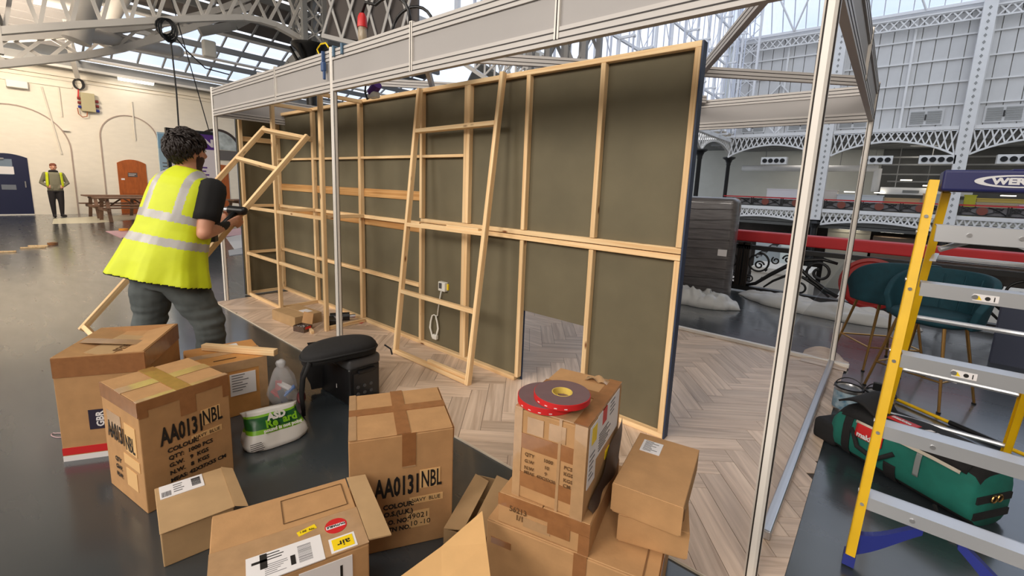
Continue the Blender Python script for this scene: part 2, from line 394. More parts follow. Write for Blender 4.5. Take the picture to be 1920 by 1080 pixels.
def door(n, cy, wdt, h, m, lab, rise=.12):
    mb = MB(); ps = [Vector((XW - .02, cy - wdt/2, 0))]
    for i in range(13):
        t = i/12*2 - 1; ps.append(Vector((XW - .02, cy + t*wdt/2, h - rise + rise*(1 - t*t))))
    ps.append(Vector((XW - .02, cy + wdt/2, 0)))
    mb.prism(ps, (.05, 0, 0))
    return struct('door_%d' % n, mb, m, lab)
d1 = door(1, .67, 1.0, 1.98, NAVYDOOR, 'navy blue arched door with a window in the cream wall')
part('door_window', MB().box((XW + .03, .42, 1.30), (XW + .04, .82, 1.80)), mat('door_glass', C(120, 134, 150), .2), d1)
part('paper_notice', MB().box((XW + .04, .50, 1.32), (XW + .045, .84, 1.56)), PAPER, d1)
part('door_plate', MB().box((XW + .03, .52, .82), (XW + .04, .84, .98)), mat('door_plate_grey', C(110, 116, 126), .4), d1)
part('door_handle', MB().box((XW + .03, 1.04, .9), (XW + .08, 1.07, 1.1)), STEEL, d1)
part('door_closer', MB().box((XW + .03, .45, 1.78), (XW + .08, .65, 1.83)), STEEL, d1)
part('threshold', MB().box((XW - .02, .17, 0), (XW + .10, 1.17, .025)), WHITEP, d1)
d2 = door(2, 3.84, .84, 2.0, BROWND, 'orange brown panelled wooden door under the blind arch', .14)
for z0, z1 in ((.12, .34), (.42, .66)):
    for y0 in (3.50, 3.88): part('door_panel', MB().box((XW + .03, y0, z0), (XW + .045, y0 + .3, z1)), BROWND, d2)
part('door_panel', MB().box((XW + .03, 3.5, .74), (XW + .045, 4.18, .9)), BROWND, d2)
part('door_plate', MB().box((XW + .03, 3.70, 1.36), (XW + .04, 3.98, 1.52)), mat('door_plate_dark', C(90, 80, 76), .4), d2)
for k in range(2): part('lettering_line', MB().box((XW + .04, 3.72, 1.46 - .05*k), (XW + .043, 3.94 - .05*k, 1.475 - .05*k)), PAPER, d2)
part('paper_notice', MB().box((XW + .03, 3.5, 1.24), (XW + .035, 3.6, 1.30)), PAPER, d2)
# round-headed fanlight and doorway behind the sign
ARCHD = mat('arch_dark_frame', C(60, 48, 44), .6)
d3 = door(3, 6.75, .62, 2.0, BROWND, 'dark brown door under a round headed fanlight', .02)
blind_arch(6.75, .80, 2.62, ARCHD, .10)
mb = MB(); mb.prism([Vector((XW - .01, p.y, p.z)) for p in arch_pts(6.75, .76, 2.62)], (.03, 0, 0))
struct('window_1', mb, mat('fanlight_glass', C(178, 186, 186), .15, var=.4, vscale=3), 'half round fanlight window over the dark brown door')
part('door_surround', MB().box((XW - .02, 5.98, 2.2), (XW + .05, 7.52, 2.60)), mat('surround_grey', C(96, 92, 90), .7), wl)
# small fittings on the wall
mb = MB(); mb.rbox((XW, .92, 4.05), (XW + .22, 1.40, 4.28), .02); o = part('wall_speaker', mb, WHITEP); tag(o, 'cream box fitting high on the cream wall', 'wall fitting')
conduits = [((1.72, 2.0), 4.2, 2.05), ((2.12, 2.12), 4.25, 3.3), ((4.02, 4.02), 4.1, 2.7)]
for (ya, yb), za, zb in conduits:
    mb = MB(); mb.cyl((XW + .03, ya, za), (XW + .03, yb, zb), .022, 8); part('conduit', mb, mat('conduit_paint', C(222, 214, 200), .6), wl)
part('wall_bracket', MB().box((XW, 2.1, 2.84), (XW + .1, 2.26, 2.87)), CREAMB, wl)
SOCKR = mat('socket_red', C(130, 48, 44), .5)
t = thing('distribution_box', 'cream electrical distribution box with red sockets on wall', 'electrical box', (XW, 2.8, 3.5))
mb = MB(); mb.rbox((XW, 2.62, 3.56), (XW + .22, 2.98, 4.18), .015); part('enclosure', mb, mat('box_cream', C(176, 166, 130), .5), t)
for k, z in enumerate((3.62, 3.78, 3.94)):
    mb = MB(); mb.cyl((XW + .1, 2.98, z), (XW + .1, 3.08, z), .05, 10); part('socket', mb, SOCKR if k else BLUEP, t)
for k, z in enumerate((3.70, 3.84, 3.98)):
    mb = MB(); mb.cyl((XW + .1, 2.62, z), (XW + .1, 2.54, z), .045, 10); part('socket', mb, SOCKR if k else BLUEP, t)
mb = MB(); mb.tube([(XW + .12, 2.76, 3.56), (XW + .12, 2.74, 3.40), (XW + .12, 2.62, 3.36), (XW + .12, 2.53, 3.45), (XW + .12, 2.52, 3.65)], .014, 6); part('cable', mb, BROWND, t)
t = thing('cable_coil', 'black coil of cable hung above the electrical box', 'cable', (XW, 2.62, 4.3))
for k in range(5):
    mb = MB(); a = [Vector((XW + .06 + .02*k, 2.60 + (.12 + .008*(k % 3))*math.cos(u*math.pi/9) + .01*k, 4.45 + (.17 + .008*(k % 2))*math.sin(u*math.pi/9))) for u in range(18)]
    mb.tube(a, .013, 6, True); part('loop', mb, BLACKP, t)
mb = MB(); mb.tube([(XW + .1, 2.6, 4.3), (XW + .1, 2.58, 4.1), (XW + .1, 2.56, 3.98)], .02, 6); part('plug_lead', mb, REDS, t)
t = thing('strip_light', 'lit fluorescent strip light under the grey gutter beam', 'light', (XW + .6, 4.1, 4.8))
mb = MB(); mb.box((XW + .52, 3.58, 4.80), (XW + .66, 4.62, 4.85)); part('housing', mb, WHITEP, t)
mb = MB(); mb.rbox((XW + .53, 3.60, 4.73), (XW + .65, 4.60, 4.80), .02); part('diffuser', mb, LAMPE, t)

# ------------------------------------------------------------------ glazed roof over the far bay
KS = .45
def rf(x, y, dz=0): return Vector((x, y, 5.2 + KS*(x - XW) + dz))
SD = Vector((1, 0, KS)).normalized()
PURL = mat('purlin_grey', C(118, 118, 116), .6)
roof = struct('window_skylight', MB().box((XW + .3, 2.4, 5.30), (XW + .42, 16, 5.36)), GREYB, 'sloping glazed skylight with grey bars above the cream wall')
xs = [-21.45, -20.55, -19.65, -18.75, -17.85, -16.9]
ys = [2.75 + .72*k for k in range(18)]
ROOFP = mat('roof_panel_grey', C(104, 98, 94), .8)
for i in range(5):
    for j in range(17):
        mb = MB(); mb.prism([rf(xs[i] + .05, ys[j] + .03), rf(xs[i+1] - .05, ys[j] + .03), rf(xs[i+1] - .05, ys[j+1] - .03), rf(xs[i] + .05, ys[j+1] - .03)], (0, 0, .012))
        part('pane' if i < 3 else 'roof_panel', mb, SKYG if i < 3 else ROOFP, roof)
for y in ys:
    mb = MB(); mb.beam(rf(xs[0], y, -.02), rf(xs[-1], y, -.02), .05, .07); part('glazing_bar', mb, GREYB, roof)
for k, x in enumerate(xs):
    mb = MB(); mb.beam(rf(x, 2.5, -.14), rf(x, 15.2, -.14), .16 if k % 2 == 0 else .10, .18); part('purlin', mb, PURL, roof)
# light ties hanging below the glass
for k, x in enumerate((-20.9, -19.6, -18.3)):
    mb = MB(); mb.cyl(rf(x, 2.5, -.55), rf(x, 14, -.55), .05, 8); part('tie_tube', mb, CREAMB, roof)
# boarded soffit to the left and closed roof over the rest
sof = struct('ceiling_boarded', MB().prism([rf(-22.3, -9, .20), rf(-13.8, -9, .20), rf(-13.8, 2.5, .20), rf(-22.3, 2.5, .20)], (0, 0, .08)), GREYB, 'pale boarded sloping soffit in the top left corner')
BRD = mat('soffit_board', C(196, 192, 190), .6)
for k in range(24):
    x = -21.6 + .33*k
    mb = MB(); mb.prism([rf(x, -4, .12), rf(x + .30, -4, .12), rf(x + .30, 2.5, .12), rf(x, 2.5, .12)], (0, 0, .06)); part('board', mb, BRD, sof)
struct('ceiling_near', MB().prism([(-16.9, 2.5, 7.55), (-13.8, 2.5, 8.2), (-13.8, 8.6, 8.2), (-16.9, 15, 7.55)], (0, 0, .15)), mat('roof_brown_grey', C(92, 86, 82), .8), 'dark grey closed roof slope behind the arched girder')
struct('ceiling_gallery', MB().box((-13.8, -9, 8.0), (9, 8.4, 8.2)), DARKC, 'dark roof over the near gallery')
struct('wall_near', MB().box((-22.3, -9.3, -.3), (9, -9, 8.2)), mat('near_wall', C(200, 186, 166), .8), 'wall behind the photographer')
struct('wall_side', MB().box((9, -9.3, -.3), (9.3, 8.4, 8.2)), mat('near_wall2', C(190, 180, 166), .8), 'side wall beyond the ladder')
# ------------------------------------------------------------------ lattice girders
def lattice(parent, bot, top, m, n, bar=.05, chord=.09, dep=.10, single=False, name='lattice'):
    # bot / top : lists of points (chords); lattice bars cross between them
    def samp(ps, t):
        L = [0]
        for a, b in zip(ps[:-1], ps[1:]): L.append(L[-1] + (b - a).length)
        d = t*L[-1]
        for i in range(len(ps)-1):
            if d <= L[i+1] + 1e-9: return ps[i].lerp(ps[i+1], (d - L[i])/max(1e-9, L[i+1] - L[i]))
        return ps[-1]
    bot = [Vector(p) for p in bot]; top = [Vector(p) for p in top]
    nrm = (bot[-1] - bot[0]).cross(Vector((0, 0, 1))).normalized()
    for nm, ps in (('bottom_chord', bot), ('top_chord', top)):
        mb = MB()
        for k in range(16):
            mb.beam(samp(ps, k/16), samp(ps, (k+1)/16), dep*1.6, chord, up=(0, 0, 1))
        part(nm, mb, m, parent)
    mb = MB()
    for k in range(n):
        a, b = k/n, (k+1)/n
        mb.beam(samp(bot, a) + nrm*.02, samp(top, b) + nrm*.02, bar, bar*.5, up=nrm)
        mb.beam(samp(bot, b) - nrm*.02, samp(top, a) - nrm*.02, bar, bar*.5, up=nrm)
        if single: mb.beam(samp(bot, a), samp(top, a), bar, bar, up=nrm)
    part(name, mb, m, parent)['kind'] = 'stuff'
g = thing('roof_truss', 'cream lattice girder arching across the top left towards the black capital', 'truss', (-14, .6, 3.8))
bc = [atx(px, py, -14.0) for px, py in ((-60, 66), (0, 58), (150, 47), (290, 39), (400, 34), (470, 33), (520, 48), (572, 78))]
tcd = [Vector((-14, p.y, 6.7 + .02*i)) for i, p in enumerate(bc)]
lattice(g, bc, tcd, CREAMB, 13, .07, .14, .12)
g = thing('roof_truss', 'curved cream rib with lattice web rising below the first girder', 'truss', (-16, .6, 4.2))
lo = [(-60, 126), (0, 121), (80, 113), (150, 106), (230, 91), (310, 68), (400, 38), (470, 12)]
bc = [atx(px, py, -16.0) for px, py in lo]; hi = [(-60, 70), (0, 72), (80, 68), (150, 62), (230, 55), (310, 44), (400, 22), (470, -6)]
lattice(g, bc, [atx(px, py, -16.0) for px, py in hi], CREAMB, 10, .07, .16, .16)
g = thing('roof_truss', 'short cream bracket truss against the wall top beside the cable coil', 'truss', (-21, 2, 4.4))
lattice(g, [(-21.4, 2.55, 4.6), (-19.5, 2.2, 5.3)], [(-21.4, 2.55, 5.2), (-19.5, 2.2, 5.9)], CREAMB, 4, .05, .08, .08)
# round ducts passing through the girders
for k, (a, b, r, lab) in enumerate(((atx(176, -40, -15), atx(146, 68, -15), .24, 'thick cream duct dropping steeply through the lattice girder'),
                              (atx(150, 62, -15.2), atx(330, 96, -18.2), .17, 'slim cream duct running back towards the skylight'),
                              (atx(60, -6, -17), atx(160, 14, -17), .16, 'pale duct crossing the boarded soffit'),
                              (atx(235, -20, -15.5), atx(205, 34, -17), .2, 'brown grey duct beside the soffit edge'))):
    mb = MB(); mb.cyl(a, b, r, 16); mb.cyl(b, b + (b - a).normalized()*.12, r*1.08, 16)
    o = part('duct', mb, CREAMB, smooth='auto'); tag(o, lab, 'duct')
# left column with boxes
t = thing('lattice_column', 'cream lattice column at the left edge holding cabinets', 'column', (-14, .55, 0))
mb = MB(); mb.box((-14.1, .1, 3.75), (-13.9, .62, 8.0)); part('shaft', mb, CREAMB, t)
part('cabinet', MB().box((-13.9, .45, 5.0), (-13.7, .66, 5.4)), BLACKP, t)
part('fire_panel', MB().box((-13.88, .40, 4.66), (-13.7, .60, 4.84)), REDS, t)
# black capital where the girders meet
t = thing('cast_iron_column', 'black column capital gathering lattice girders above the long fascia', 'column', (-14, 6.85, 0))
cx, cy = -14.0, 6.9
mb = MB(); mb.lathe([(.16, 0), (.16, 4.6), (.18, 4.62), (.18, 4.75), (.16, 4.8), (.2, 5.0), (.34, 5.25), (.52, 5.42), (.55, 5.5), (.4, 5.52), (0, 5.52)], 20, trs((cx, cy, 0))); part('shaft', mb, IRON, t, smooth='auto')
for k in range(6):
    a = k*math.pi/3; d = Vector((math.cos(a), math.sin(a), 0))
    mb = MB(); mb.tube([Vector((cx, cy, 4.7)) + d*.2, Vector((cx, cy, 5.0)) + d*.34, Vector((cx, cy, 5.4)) + d*.56], .05, 6); part('bracket_leaf', mb, IRON, t)
mb = MB()
for sx, sy in ((-1, -1), (1, -1), (1, 1), (-1, 1)): mb.box((cx + sx*.3 - .07, cy + sy*.3 - .07, 5.5), (cx + sx*.3 + .07, cy + sy*.3 + .07, 8.0))
part('pier_angles', mb, GREYB, t)
for sx, sy, ex, ey in ((-1, -1, 1, -1), (1, -1, 1, 1), (1, 1, -1, 1), (-1, 1, -1, -1)):
    mb = MB()
    for k in range(5):
        a = Vector((cx + sx*.3, cy + sy*.3, 5.5 + .5*k)); b = Vector((cx + ex*.3, cy + ey*.3, 6.0 + .5*k))
        mb.beam(a, b, .06, .03); mb.beam(Vector((a.x, a.y, b.z)), Vector((b.x, b.y, a.z)), .06, .03)
    part('pier_lattice', mb, CREAMB, t)
# curved braces beside it and lattice spandrel towards the atrium
for k, (pts, lab) in enumerate((([atx(528, 150, -15.5), atx(545, 118, -15), atx(572, 92, -14.5), atx(600, 80, -14.2)], 'curved grey brace springing from the black capital'),
                    ([atx(375, 60, -15), atx(440, 48, -15), atx(475, 30, -15)], 'straight grey brace crossing in front of the skylight'))):
    mb = MB()
    for a, b in zip(pts[:-1], pts[1:]): mb.beam(a, b, .16, .22)
    o = part('roof_brace', mb, GREYB); tag(o, lab, 'brace')
g = thing('roof_truss', 'grey and white lattice spandrel girder to the right of the capital', 'truss', (-14, 7, 5.6))
lattice(g, [(-13.6, 7.1, 5.75), (-12.4, 7.9, 5.45), (-11, 8.5, 5.3)], [(-13.6, 7.1, 7.4), (-12.4, 7.9, 7.3), (-11, 8.5, 7.2)], WHITEPAINT, 5, .07, .12, .1)
part('spandrel_panel', MB().prism([(-13.65, 7.25, 5.8), (-11.1, 8.65, 5.4), (-11.1, 8.65, 7.9), (-13.65, 7.25, 7.9)], (0, .06, 0)), mat('spandrel_grey', C(112, 106, 104), .8), g)
g = thing('roof_truss', 'white lattice girder sloping down to the grey pier above the olive panels', 'truss', (-8.5, 9, 4.5))
bl = [aty(840, 98, 9), aty(862, 114, 9), aty(912, 147, 9), aty(960, 175, 9), aty(1010, 196, 9)]; tl = [aty(860, 55, 9), aty(900, 75, 9), aty(950, 104, 9), aty(1000, 131, 9), aty(1030, 142, 9)]
lattice(g, bl, tl, WHITEPAINT, 9, .05, .09, .1)
part('soffit_panel', MB().prism([bl[0] + Vector((0, 1.2, 0)), bl[2] + Vector((0, 1.2, 0)), bl[2] + Vector((-2.5, 3.2, .1)), bl[0] + Vector((-2.5, 3.2, .1))], (0, 0, .08)), DARKC, g)
# big lattice pier on the gallery edge
t = thing('lattice_pier', 'dark grey riveted lattice pier rising behind the olive wall', 'column', (-6.2, 9, 0))
for x in (-6.95, -6.45, -5.95, -5.5):
    for y in (8.75, 9.35):
        mb = MB(); mb.box((x - .055, y - .05, -6), (x + .055, y + .05, 11.5)); part('flange', mb, mat('pier_grey', C(150, 151, 153), .55) if x == -6.95 and y == 8.75 else MATS['pier_grey'], t)
mb = MB()
for k in range(11):
    z = 2.2 + .8*k
    for y in (8.75, 9.35):
        mb.beam((-5.95, y, z), (-5.5, y, z + .8), .07, .03, up=(0, 1, 0)); mb.beam((-5.5, y, z), (-5.95, y, z + .8), .07, .03, up=(0, 1, 0))
        mb.beam((-6.95, y, z), (-6.45, y, z + .8), .09, .03, up=(0, 1, 0)); mb.beam((-6.45, y, z), (-6.95, y, z + .8), .09, .03, up=(0, 1, 0))
part('lattice', mb, MATS['pier_grey'], t)

# ------------------------------------------------------------------ end gable glazing of the hall (plane x = -12)
XG = -12.0
gab = struct('window_gable', MB().box((XG - .2, 9, 6.3), (XG + .2, 46, 6.6)), WHITEPAINT, 'tall white framed glazed gable at the end of the hall')
BAY = 2.27
gy = [11.0 + BAY*k for k in range(16)]; gz = [6.6, 9.4, 12.2, 15.0, 17.8, 20.6, 23.4]
for j in range(15):
    for i in range(6):
        part('pane', MB().box((XG - .02, gy[j] + .06, gz[i] + .05), (XG, gy[j+1] - .06, gz[i+1] - .05)), GABG, gab)
GW = mat('gable_steel', C(232, 232, 234), .55); GB = mat('gable_steel_blue', C(206, 210, 222), .55)
for j, y in enumerate(gy):
    part('mullion', MB().box((XG - .08, y - .07, 6.5), (XG + .08, y + .07, 23.5)), GW, gab)
    part('outer_mullion', MB().box((XG + .78, y - .035, 6.5), (XG + .86, y + .035, 23.5)), GB, gab)
    if j < 15: part('thin_mullion', MB().box((XG - .03, y + BAY/2 - .02, 6.5), (XG + .03, y + BAY/2 + .02, 23.5)), GB, gab)
for z in gz:
    part('transom', MB().box((XG - .06, 11, z - .07), (XG + .06, 45, z + .07)), GW, gab)
    mb = MB()
    for y in gy:
        mb.box((XG, y - .05, z - .06), (XG + .9, y + .05, z + .06)); mb.cyl((XG + .82, y - .12, z), (XG + .82, y + .12, z), .09, 8)
    part('bracket_row', mb, GW, gab)
for i in range(6):
    mb = MB()
    for j in range(15):
        a = Vector((XG + .3, gy[j], gz[i])); b = Vector((XG + .3, gy[j+1], gz[i+1]))
        if (i + j) % 2: mb.beam(a, b, .035, .035)
        else: mb.beam(Vector((a.x, b.y, a.z)), Vector((a.x, a.y, b.z)), .035, .035)
    part('diagonal_row', mb, GB, gab)
# corner steelwork
t = thing('corner_steelwork', 'tangled white corner steelwork between glazed gable and panelled roof', 'truss', (XG, 45, 6))
lattice(t, [(XG + .3, 44.1, 7.2), (XG + .3, 43.7, 24)], [(XG + 1.6, 44.1, 7.2), (XG + 1.6, 43.7, 24)], GW, 14, .1, .16, .16)
# end gallery front girder and black columns
g = thing('gallery_girder', 'cream arched lattice girder along the end gallery', 'girder', (XG, 38, 5))
for y0 in (12.5, 20.6, 28.7, 36.8):
    y1 = y0 + 8.1
    bc = [Vector((XG, y0 + 8.1*k/10, 5.0 + 1.05*math.sin(math.pi*k/10)**.6)) for k in range(11)]
    lattice(g, bc, [Vector((XG, y0, 6.45)), Vector((XG, y1, 6.45))], CREAMB, 16, .09, .12, .12)
part('frieze', MB().box((XG - .1, 12.5, 6.5), (XG + .1, 45, 7.1)), CREAMB, g)
mb = MB()
for k in range(60): mb.box((XG + .1, 13 + .53*k, 6.6), (XG + .16, 13.3 + .53*k, 6.98))
part('frieze_tiles', mb, mat('frieze_tan', C(170, 160, 144), .7), g)['kind'] = 'stuff'  # tiles a darker tan than the cream frieze behind them
for k, y in enumerate((36.8, 44.9)):
    t = thing('cast_iron_column', ('slim black column under the end gallery nearer the middle', 'slim black column under the end gallery at the hall corner')[k], 'column', (XG, y, -.5))
    mb = MB(); mb.lathe([(.17, -.5), (.17, 4.3), (.2, 4.35), (.2, 4.5), (.32, 4.8), (.55, 4.95), (.55, 5.05), (0, 5.05)], 14, trs((XG, y, 0))); part('shaft', mb, IRON, t, smooth='auto')
struct('wall_end_gallery', MB().box((-22.3, 8, 0), (-22, 46, 0.1)), WALLG)

# ------------------------------------------------------------------ opposite side of the hall (plane y = 45)
YO = 45.0
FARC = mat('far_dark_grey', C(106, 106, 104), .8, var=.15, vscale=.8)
wb = struct('wall_panelled', MB().box((-13.5, YO + .12, 6.9), (14, YO + .25, 14.7)), WALLG, 'white panelled upper wall across the hall')
PW = .79; PH = 1.54
pm = MB().box((.025, -.05, .03), (PW - .025, .1, PH - .03)).mesh('panel'); pm.materials.append(PANELW)
for i in range(29):
    for j in range(5):
        part('panel', None, None, wb, Matrix.Translation((-12.6 + PW*i, YO, 6.95 + PH*j)), me=pm)
for j in range(6):
    z = 6.95 + PH*j
    part('rail', MB().box((-12.6, YO - .20, z - .05), (10.4, YO - .05, z + .05)), WHITEPAINT, wb)
for i in range(0, 29, 5):
    x = -12.6 + PW*i + .4
    part('post', MB().box((x - .07, YO - .25, 6.9), (x + .07, YO - .05, 14.7)), WHITEPAINT, wb)
for x in (-10.3, -6.7, -3.2, 1.0, 4.9):     # pairs of louvred vents
    f = part('vent_frame', MB().box((x - .95, YO - .18, 7.15), (x + .95, YO - .06, 8.25)), PANELW, wb)
    for s in (-1, 1):
        for k in range(6):
            xx = x + s*.45; z = 7.25 + .15*k
            part('louvre', MB().box((xx - .38, YO - .22, z), (xx + .38, YO - .18, z + .11)), GREYB, f)
    part('latch', MB().box((x - .04, YO - .26, 7.5), (x + .04, YO - .18, 7.9)), IRON, f)
for k, x in enumerate((-10.5, -7.0)):
    mb = MB(); mb.beam((x - 1.5, YO - .3, 7.0), (x + 2, YO - .3, 11.0), .12, .1); mb.beam((x + 2, YO - .3, 7.0), (x - 1.5, YO - .3, 11.0), .12, .1); part('cross_brace', mb, WHITEPAINT, wb)
# glazed barrel roof above
rg = struct('window_barrel_roof', MB().box((-13.5, YO - .3, 14.7), (14, YO + .2, 14.95)), WHITEPAINT, 'blue white glazed barrel roof above the panelled wall')
def br(x, t): return Vector((x, YO - .2 - 9.0*t**1.4, 15.0 + 13.0*t))
NB = 32
for i in range(NB):
    for j in range(3):
        x0 = -13 + .82*i; a, b = j/3, (j+1)/3
        mb = MB(); mb.prism([br(x0 + .05, a), br(x0 + .77, a), br(x0 + .77, b), br(x0 + .05, b)], (0, .02, .02)); part('pane', mb, SKYG, rg)
for i in range(NB + 1):
    mb = MB(); x0 = -13 + .82*i
    for j in range(3): mb.beam(br(x0, j/3), br(x0, (j+1)/3), .07, .10)
    part('glazing_bar', mb, GB, rg)
for j in range(4):
    mb = MB(); mb.beam(br(-13, j/3) - Vector((0, .3, 0)), br(13, j/3) - Vector((0, .3, 0)), .2, .2); part('purlin', mb, GW, rg)
mb = MB()
for x in (-12, -8, -4): mb.beam(br(x, 0) - Vector((0, .4, 0)), br(x + 4, .66) - Vector((0, .4, 0)), .1, .1); mb.beam(br(x + 4, 0) - Vector((0, .4, 0)), br(x, .66) - Vector((0, .4, 0)), .1, .1)
part('bracing', mb, GW, rg)
g = thing('roof_purlin', 'white lattice purlin between the panelled wall and the glazed roof', 'truss', (0, YO, 14))
lattice(g, [(-12.5, YO - .6, 13.9), (12, YO - .6, 13.9)], [(-12.5, YO - .6, 14.6), (12, YO - .6, 14.6)], WHITEPAINT, 44, .08, .1, .12)
# columns and arched girders
COLX = (-12.3, -4.65, 3.2, 11.05)
for k, x in enumerate(COLX[1:3]):
    t = thing('lattice_column', ('white perforated column behind the front aluminium post', 'white perforated column rising behind the ladder top')[k], 'column', (x, YO - .6, 0))
    mb = MB(); mb.box((x - .34, YO - 1.0, -.1), (x + .34, YO - .35, 15)); part('shaft', mb, WHITEPAINT, t)
    mb = MB()
    for i in range(34):
        z = .2 + .43*i; mb.prism([(x, YO - 1.012, z - .13), (x + .09, YO - 1.012, z), (x, YO - 1.012, z + .13), (x - .09, YO - 1.012, z)], (0, .01, 0))
    o = part('perforations', mb, GREYB, t); o['kind'] = 'stuff'
    mb = MB(); mb.lathe([(.3, -.2), (.42, -.4), (.3, -.6), (.24, -.8), (.24, -6)], 12, trs((x, YO - .7, 0))); part('lower_shaft', mb, IRON, t)
for k in range(3):
    x0, x1 = COLX[k] + .36, COLX[k+1] - .36
    g = thing('gallery_girder', ('white arched lattice girder left of the hall columns', 'white arched lattice girder between the two white columns', 'white arched lattice girder right of the ladder column')[k], 'girder', (x0, YO, 5))
    bc = [Vector((x0 + (x1 - x0)*i/12, YO - .7, 5.0 + 1.0*math.sin(math.pi*i/12)**.8)) for i in range(13)]
    lattice(g, bc, [Vector((x0, YO - .7, 6.75)), Vector((x1, YO - .7, 6.75))], WHITEPAINT, 17, .085, .12, .14)
    part('cornice', MB().box((x0, YO - .8, 6.72), (x1, YO - .1, 6.95)), WHITEPAINT, g)
    # balcony edge lattice band
    part('band_backing', MB().box((x0, YO - .42, -.45), (x1, YO - .36, .62)), FARC, g)
    part('band_top', MB().box((x0, YO - .8, .62), (x1, YO - .5, .80)), WHITEPAINT, g)
    bc = [Vector((x0 + (x1 - x0)*i/12, YO - .7, -.45 + .42*math.sin(math.pi*i/12)**.8)) for i in range(13)]
    lattice(g, bc, [Vector((x0, YO - .7, .6)), Vector((x1, YO - .7, .6))], WHITEPAINT, 18, .10, .16, .16, name='band_lattice')
# four-eyed vent boxes under the girders
HOLE = mat('vent_hole', C(26, 26, 28), .8)
for k, x in enumerate((-8.2, -1.35, 2.0, 5.9)):
    t = thing('air_nozzle_box', ('white nozzle box seen between the aluminium posts', 'white nozzle box beside the far aluminium post', 'white nozzle box left of the ladder column', 'white nozzle box right of the ladder column')[k], 'vent', (x, YO - .5, 4.5))
    part('casing', MB().box((x - .95, YO - 1.0, 4.35), (x + .95, YO - .3, 4.95)), WHITEPAINT, t)
    for i in range(4):
        mb = MB(); mb.cyl((x - .66 + .44*i, YO - 1.06, 4.65), (x - .66 + .44*i, YO - .98, 4.65), .18, 16); part('nozzle', mb, HOLE, t)
# opposite gallery interior
struct('floor_far_gallery', MB().box((-14, YO - .6, .2), (14, YO + 9, .5)), WALLG, 'floor of the gallery across the hall')
struct('wall_far', MB().box((-22, YO + 8.8, -6), (14, YO + 9.1, 7)), WALLG, 'pale wall at the back of the far gallery')
struct('ceiling_far_gallery', MB().box((-22, YO - .1, 6.5), (14, YO + 9, 6.7)), FARC, 'dark ceiling of the far gallery')
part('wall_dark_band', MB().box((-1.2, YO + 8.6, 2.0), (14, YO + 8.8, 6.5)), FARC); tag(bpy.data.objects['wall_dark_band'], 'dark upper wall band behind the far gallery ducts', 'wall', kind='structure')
for k in range(7):
    mb = MB(); z = 5.9 - .0*k; y = YO + .8 + 1.1*k; mb.box((-14, y, 6.2), (14, y + .25, 6.5)); o = part('ceiling_beam', mb, GREYB, bpy.data.objects['ceiling_far_gallery'])
t = thing('ventilation_duct', 'pale round duct turning down in the far gallery', 'duct', (-1.2, YO + 6, 4))
mb = MB(); mb.cyl((-12, YO + 5, 4.35), (-1.3, YO + 5, 4.35), .28, 14); mb.cyl((-1.3, YO + 5, 4.35), (-1.3, YO + 5, 2.4), .28, 14); part('pipe', mb, WHITEPAINT, t, smooth='auto')
for x in (-10, -7, -4, -1.6): part('hanger', MB().box((x - .03, YO + 4.97, 4.6), (x + .03, YO + 5.03, 6.5)), GREYB, t)
t = thing('ventilation_duct', 'white box duct with a grille beside the ladder cap', 'duct', (.5, YO + 4, 2.6))
mb = MB(); mb.box((-.9, YO + 3, 2.2), (4.5, YO + 5, 2.75)); part('casing', mb, WHITEPAINT, t)
for x in (0, 3.5): part('hanger', MB().box((x - .03, YO + 3.97, 2.75), (x + .03, YO + 4.03, 6.5)), GREYB, t)
part('grille', MB().box((.5, YO + 2.95, 2.35), (1.5, YO + 3, 2.55)), DARKC, t)
for k, (x, z) in enumerate(((-2.9, 2.25), (-.9, 2.25), (.6, 3.3), (2.0, 2.9), (6.3, 2.3))):
    o = part('ceiling_light', MB().box((x - .35, YO + 2.5, z), (x + .35, YO + 3.2, z + .06)), LAMPS_E); tag(o, ('lit strip light over the pale grey stand on far gallery', 'lit strip light over the tan stand on far gallery', 'lit strip light beside the round duct on far gallery', 'lit strip light just left of the ladder cap', 'lit strip light under the ladder cap at right')[k], 'light', 'far gallery strip lights')
stands = [((-8.8, YO + 1.2, .5), (-5.6, YO + 3.6, 2.35), C(226, 222, 226), 'white exhibition stand cubicle on the far gallery left'),
          ((-5.1, YO + 2.4, .5), (-3.70, YO + 3.6, 2.4), C(224, 214, 206), 'cream stand partition behind the left white column'),
          ((-3.6, YO + 1.3, .5), (-.6, YO + 3.2, 2.05), C(204, 208, 212), 'pale grey stand partition beside the far aluminium post'),
          ((-.5, YO + 2.0, .5), (1.6, YO + 3.2, 1.9), C(196, 166, 128), 'tan cardboard coloured stand wall on far gallery'),
          ((1.75, YO + 1.7, .5), (2.0, YO + 2.2, 2.3), C(200, 160, 110), 'narrow wooden upright on the far gallery'),
          ((2.25, YO + 1.7, .5), (2.75, YO + 2.2, 2.3), C(180, 186, 192), 'narrow grey upright on the far gallery'),
          ((4.0, YO + 1.6, .5), (4.6, YO + 1.9, 2.3), C(196, 190, 50), 'lime green stand panel right of the ladder'),
          ((4.65, YO + 1.5, .5), (9.0, YO + 1.9, 1.75), C(196, 178, 148), 'long beige stand wall right of the ladder'),
          ((4.65, YO + 1.7, 1.8), (9.0, YO + 2.0, 2.1), C(206, 180, 90), 'yellow header board above the beige stand'),
          ((6.6, YO + .3, .5), (7.6, YO + 1.0, 1.7), C(222, 168, 190), 'pink stand counter at the right edge')]
for i, (a, b, c, lab) in enumerate(stands):
    mb = MB(); mb.box(a, b); mb.box((a[0] - .04, a[1] - .04, b[2] - .08), (b[0] + .04, b[1] + .04, b[2])); o = part('exhibition_stand', mb, mat('stand_paint_%d' % i, c, .6)); tag(o, lab, 'stand')
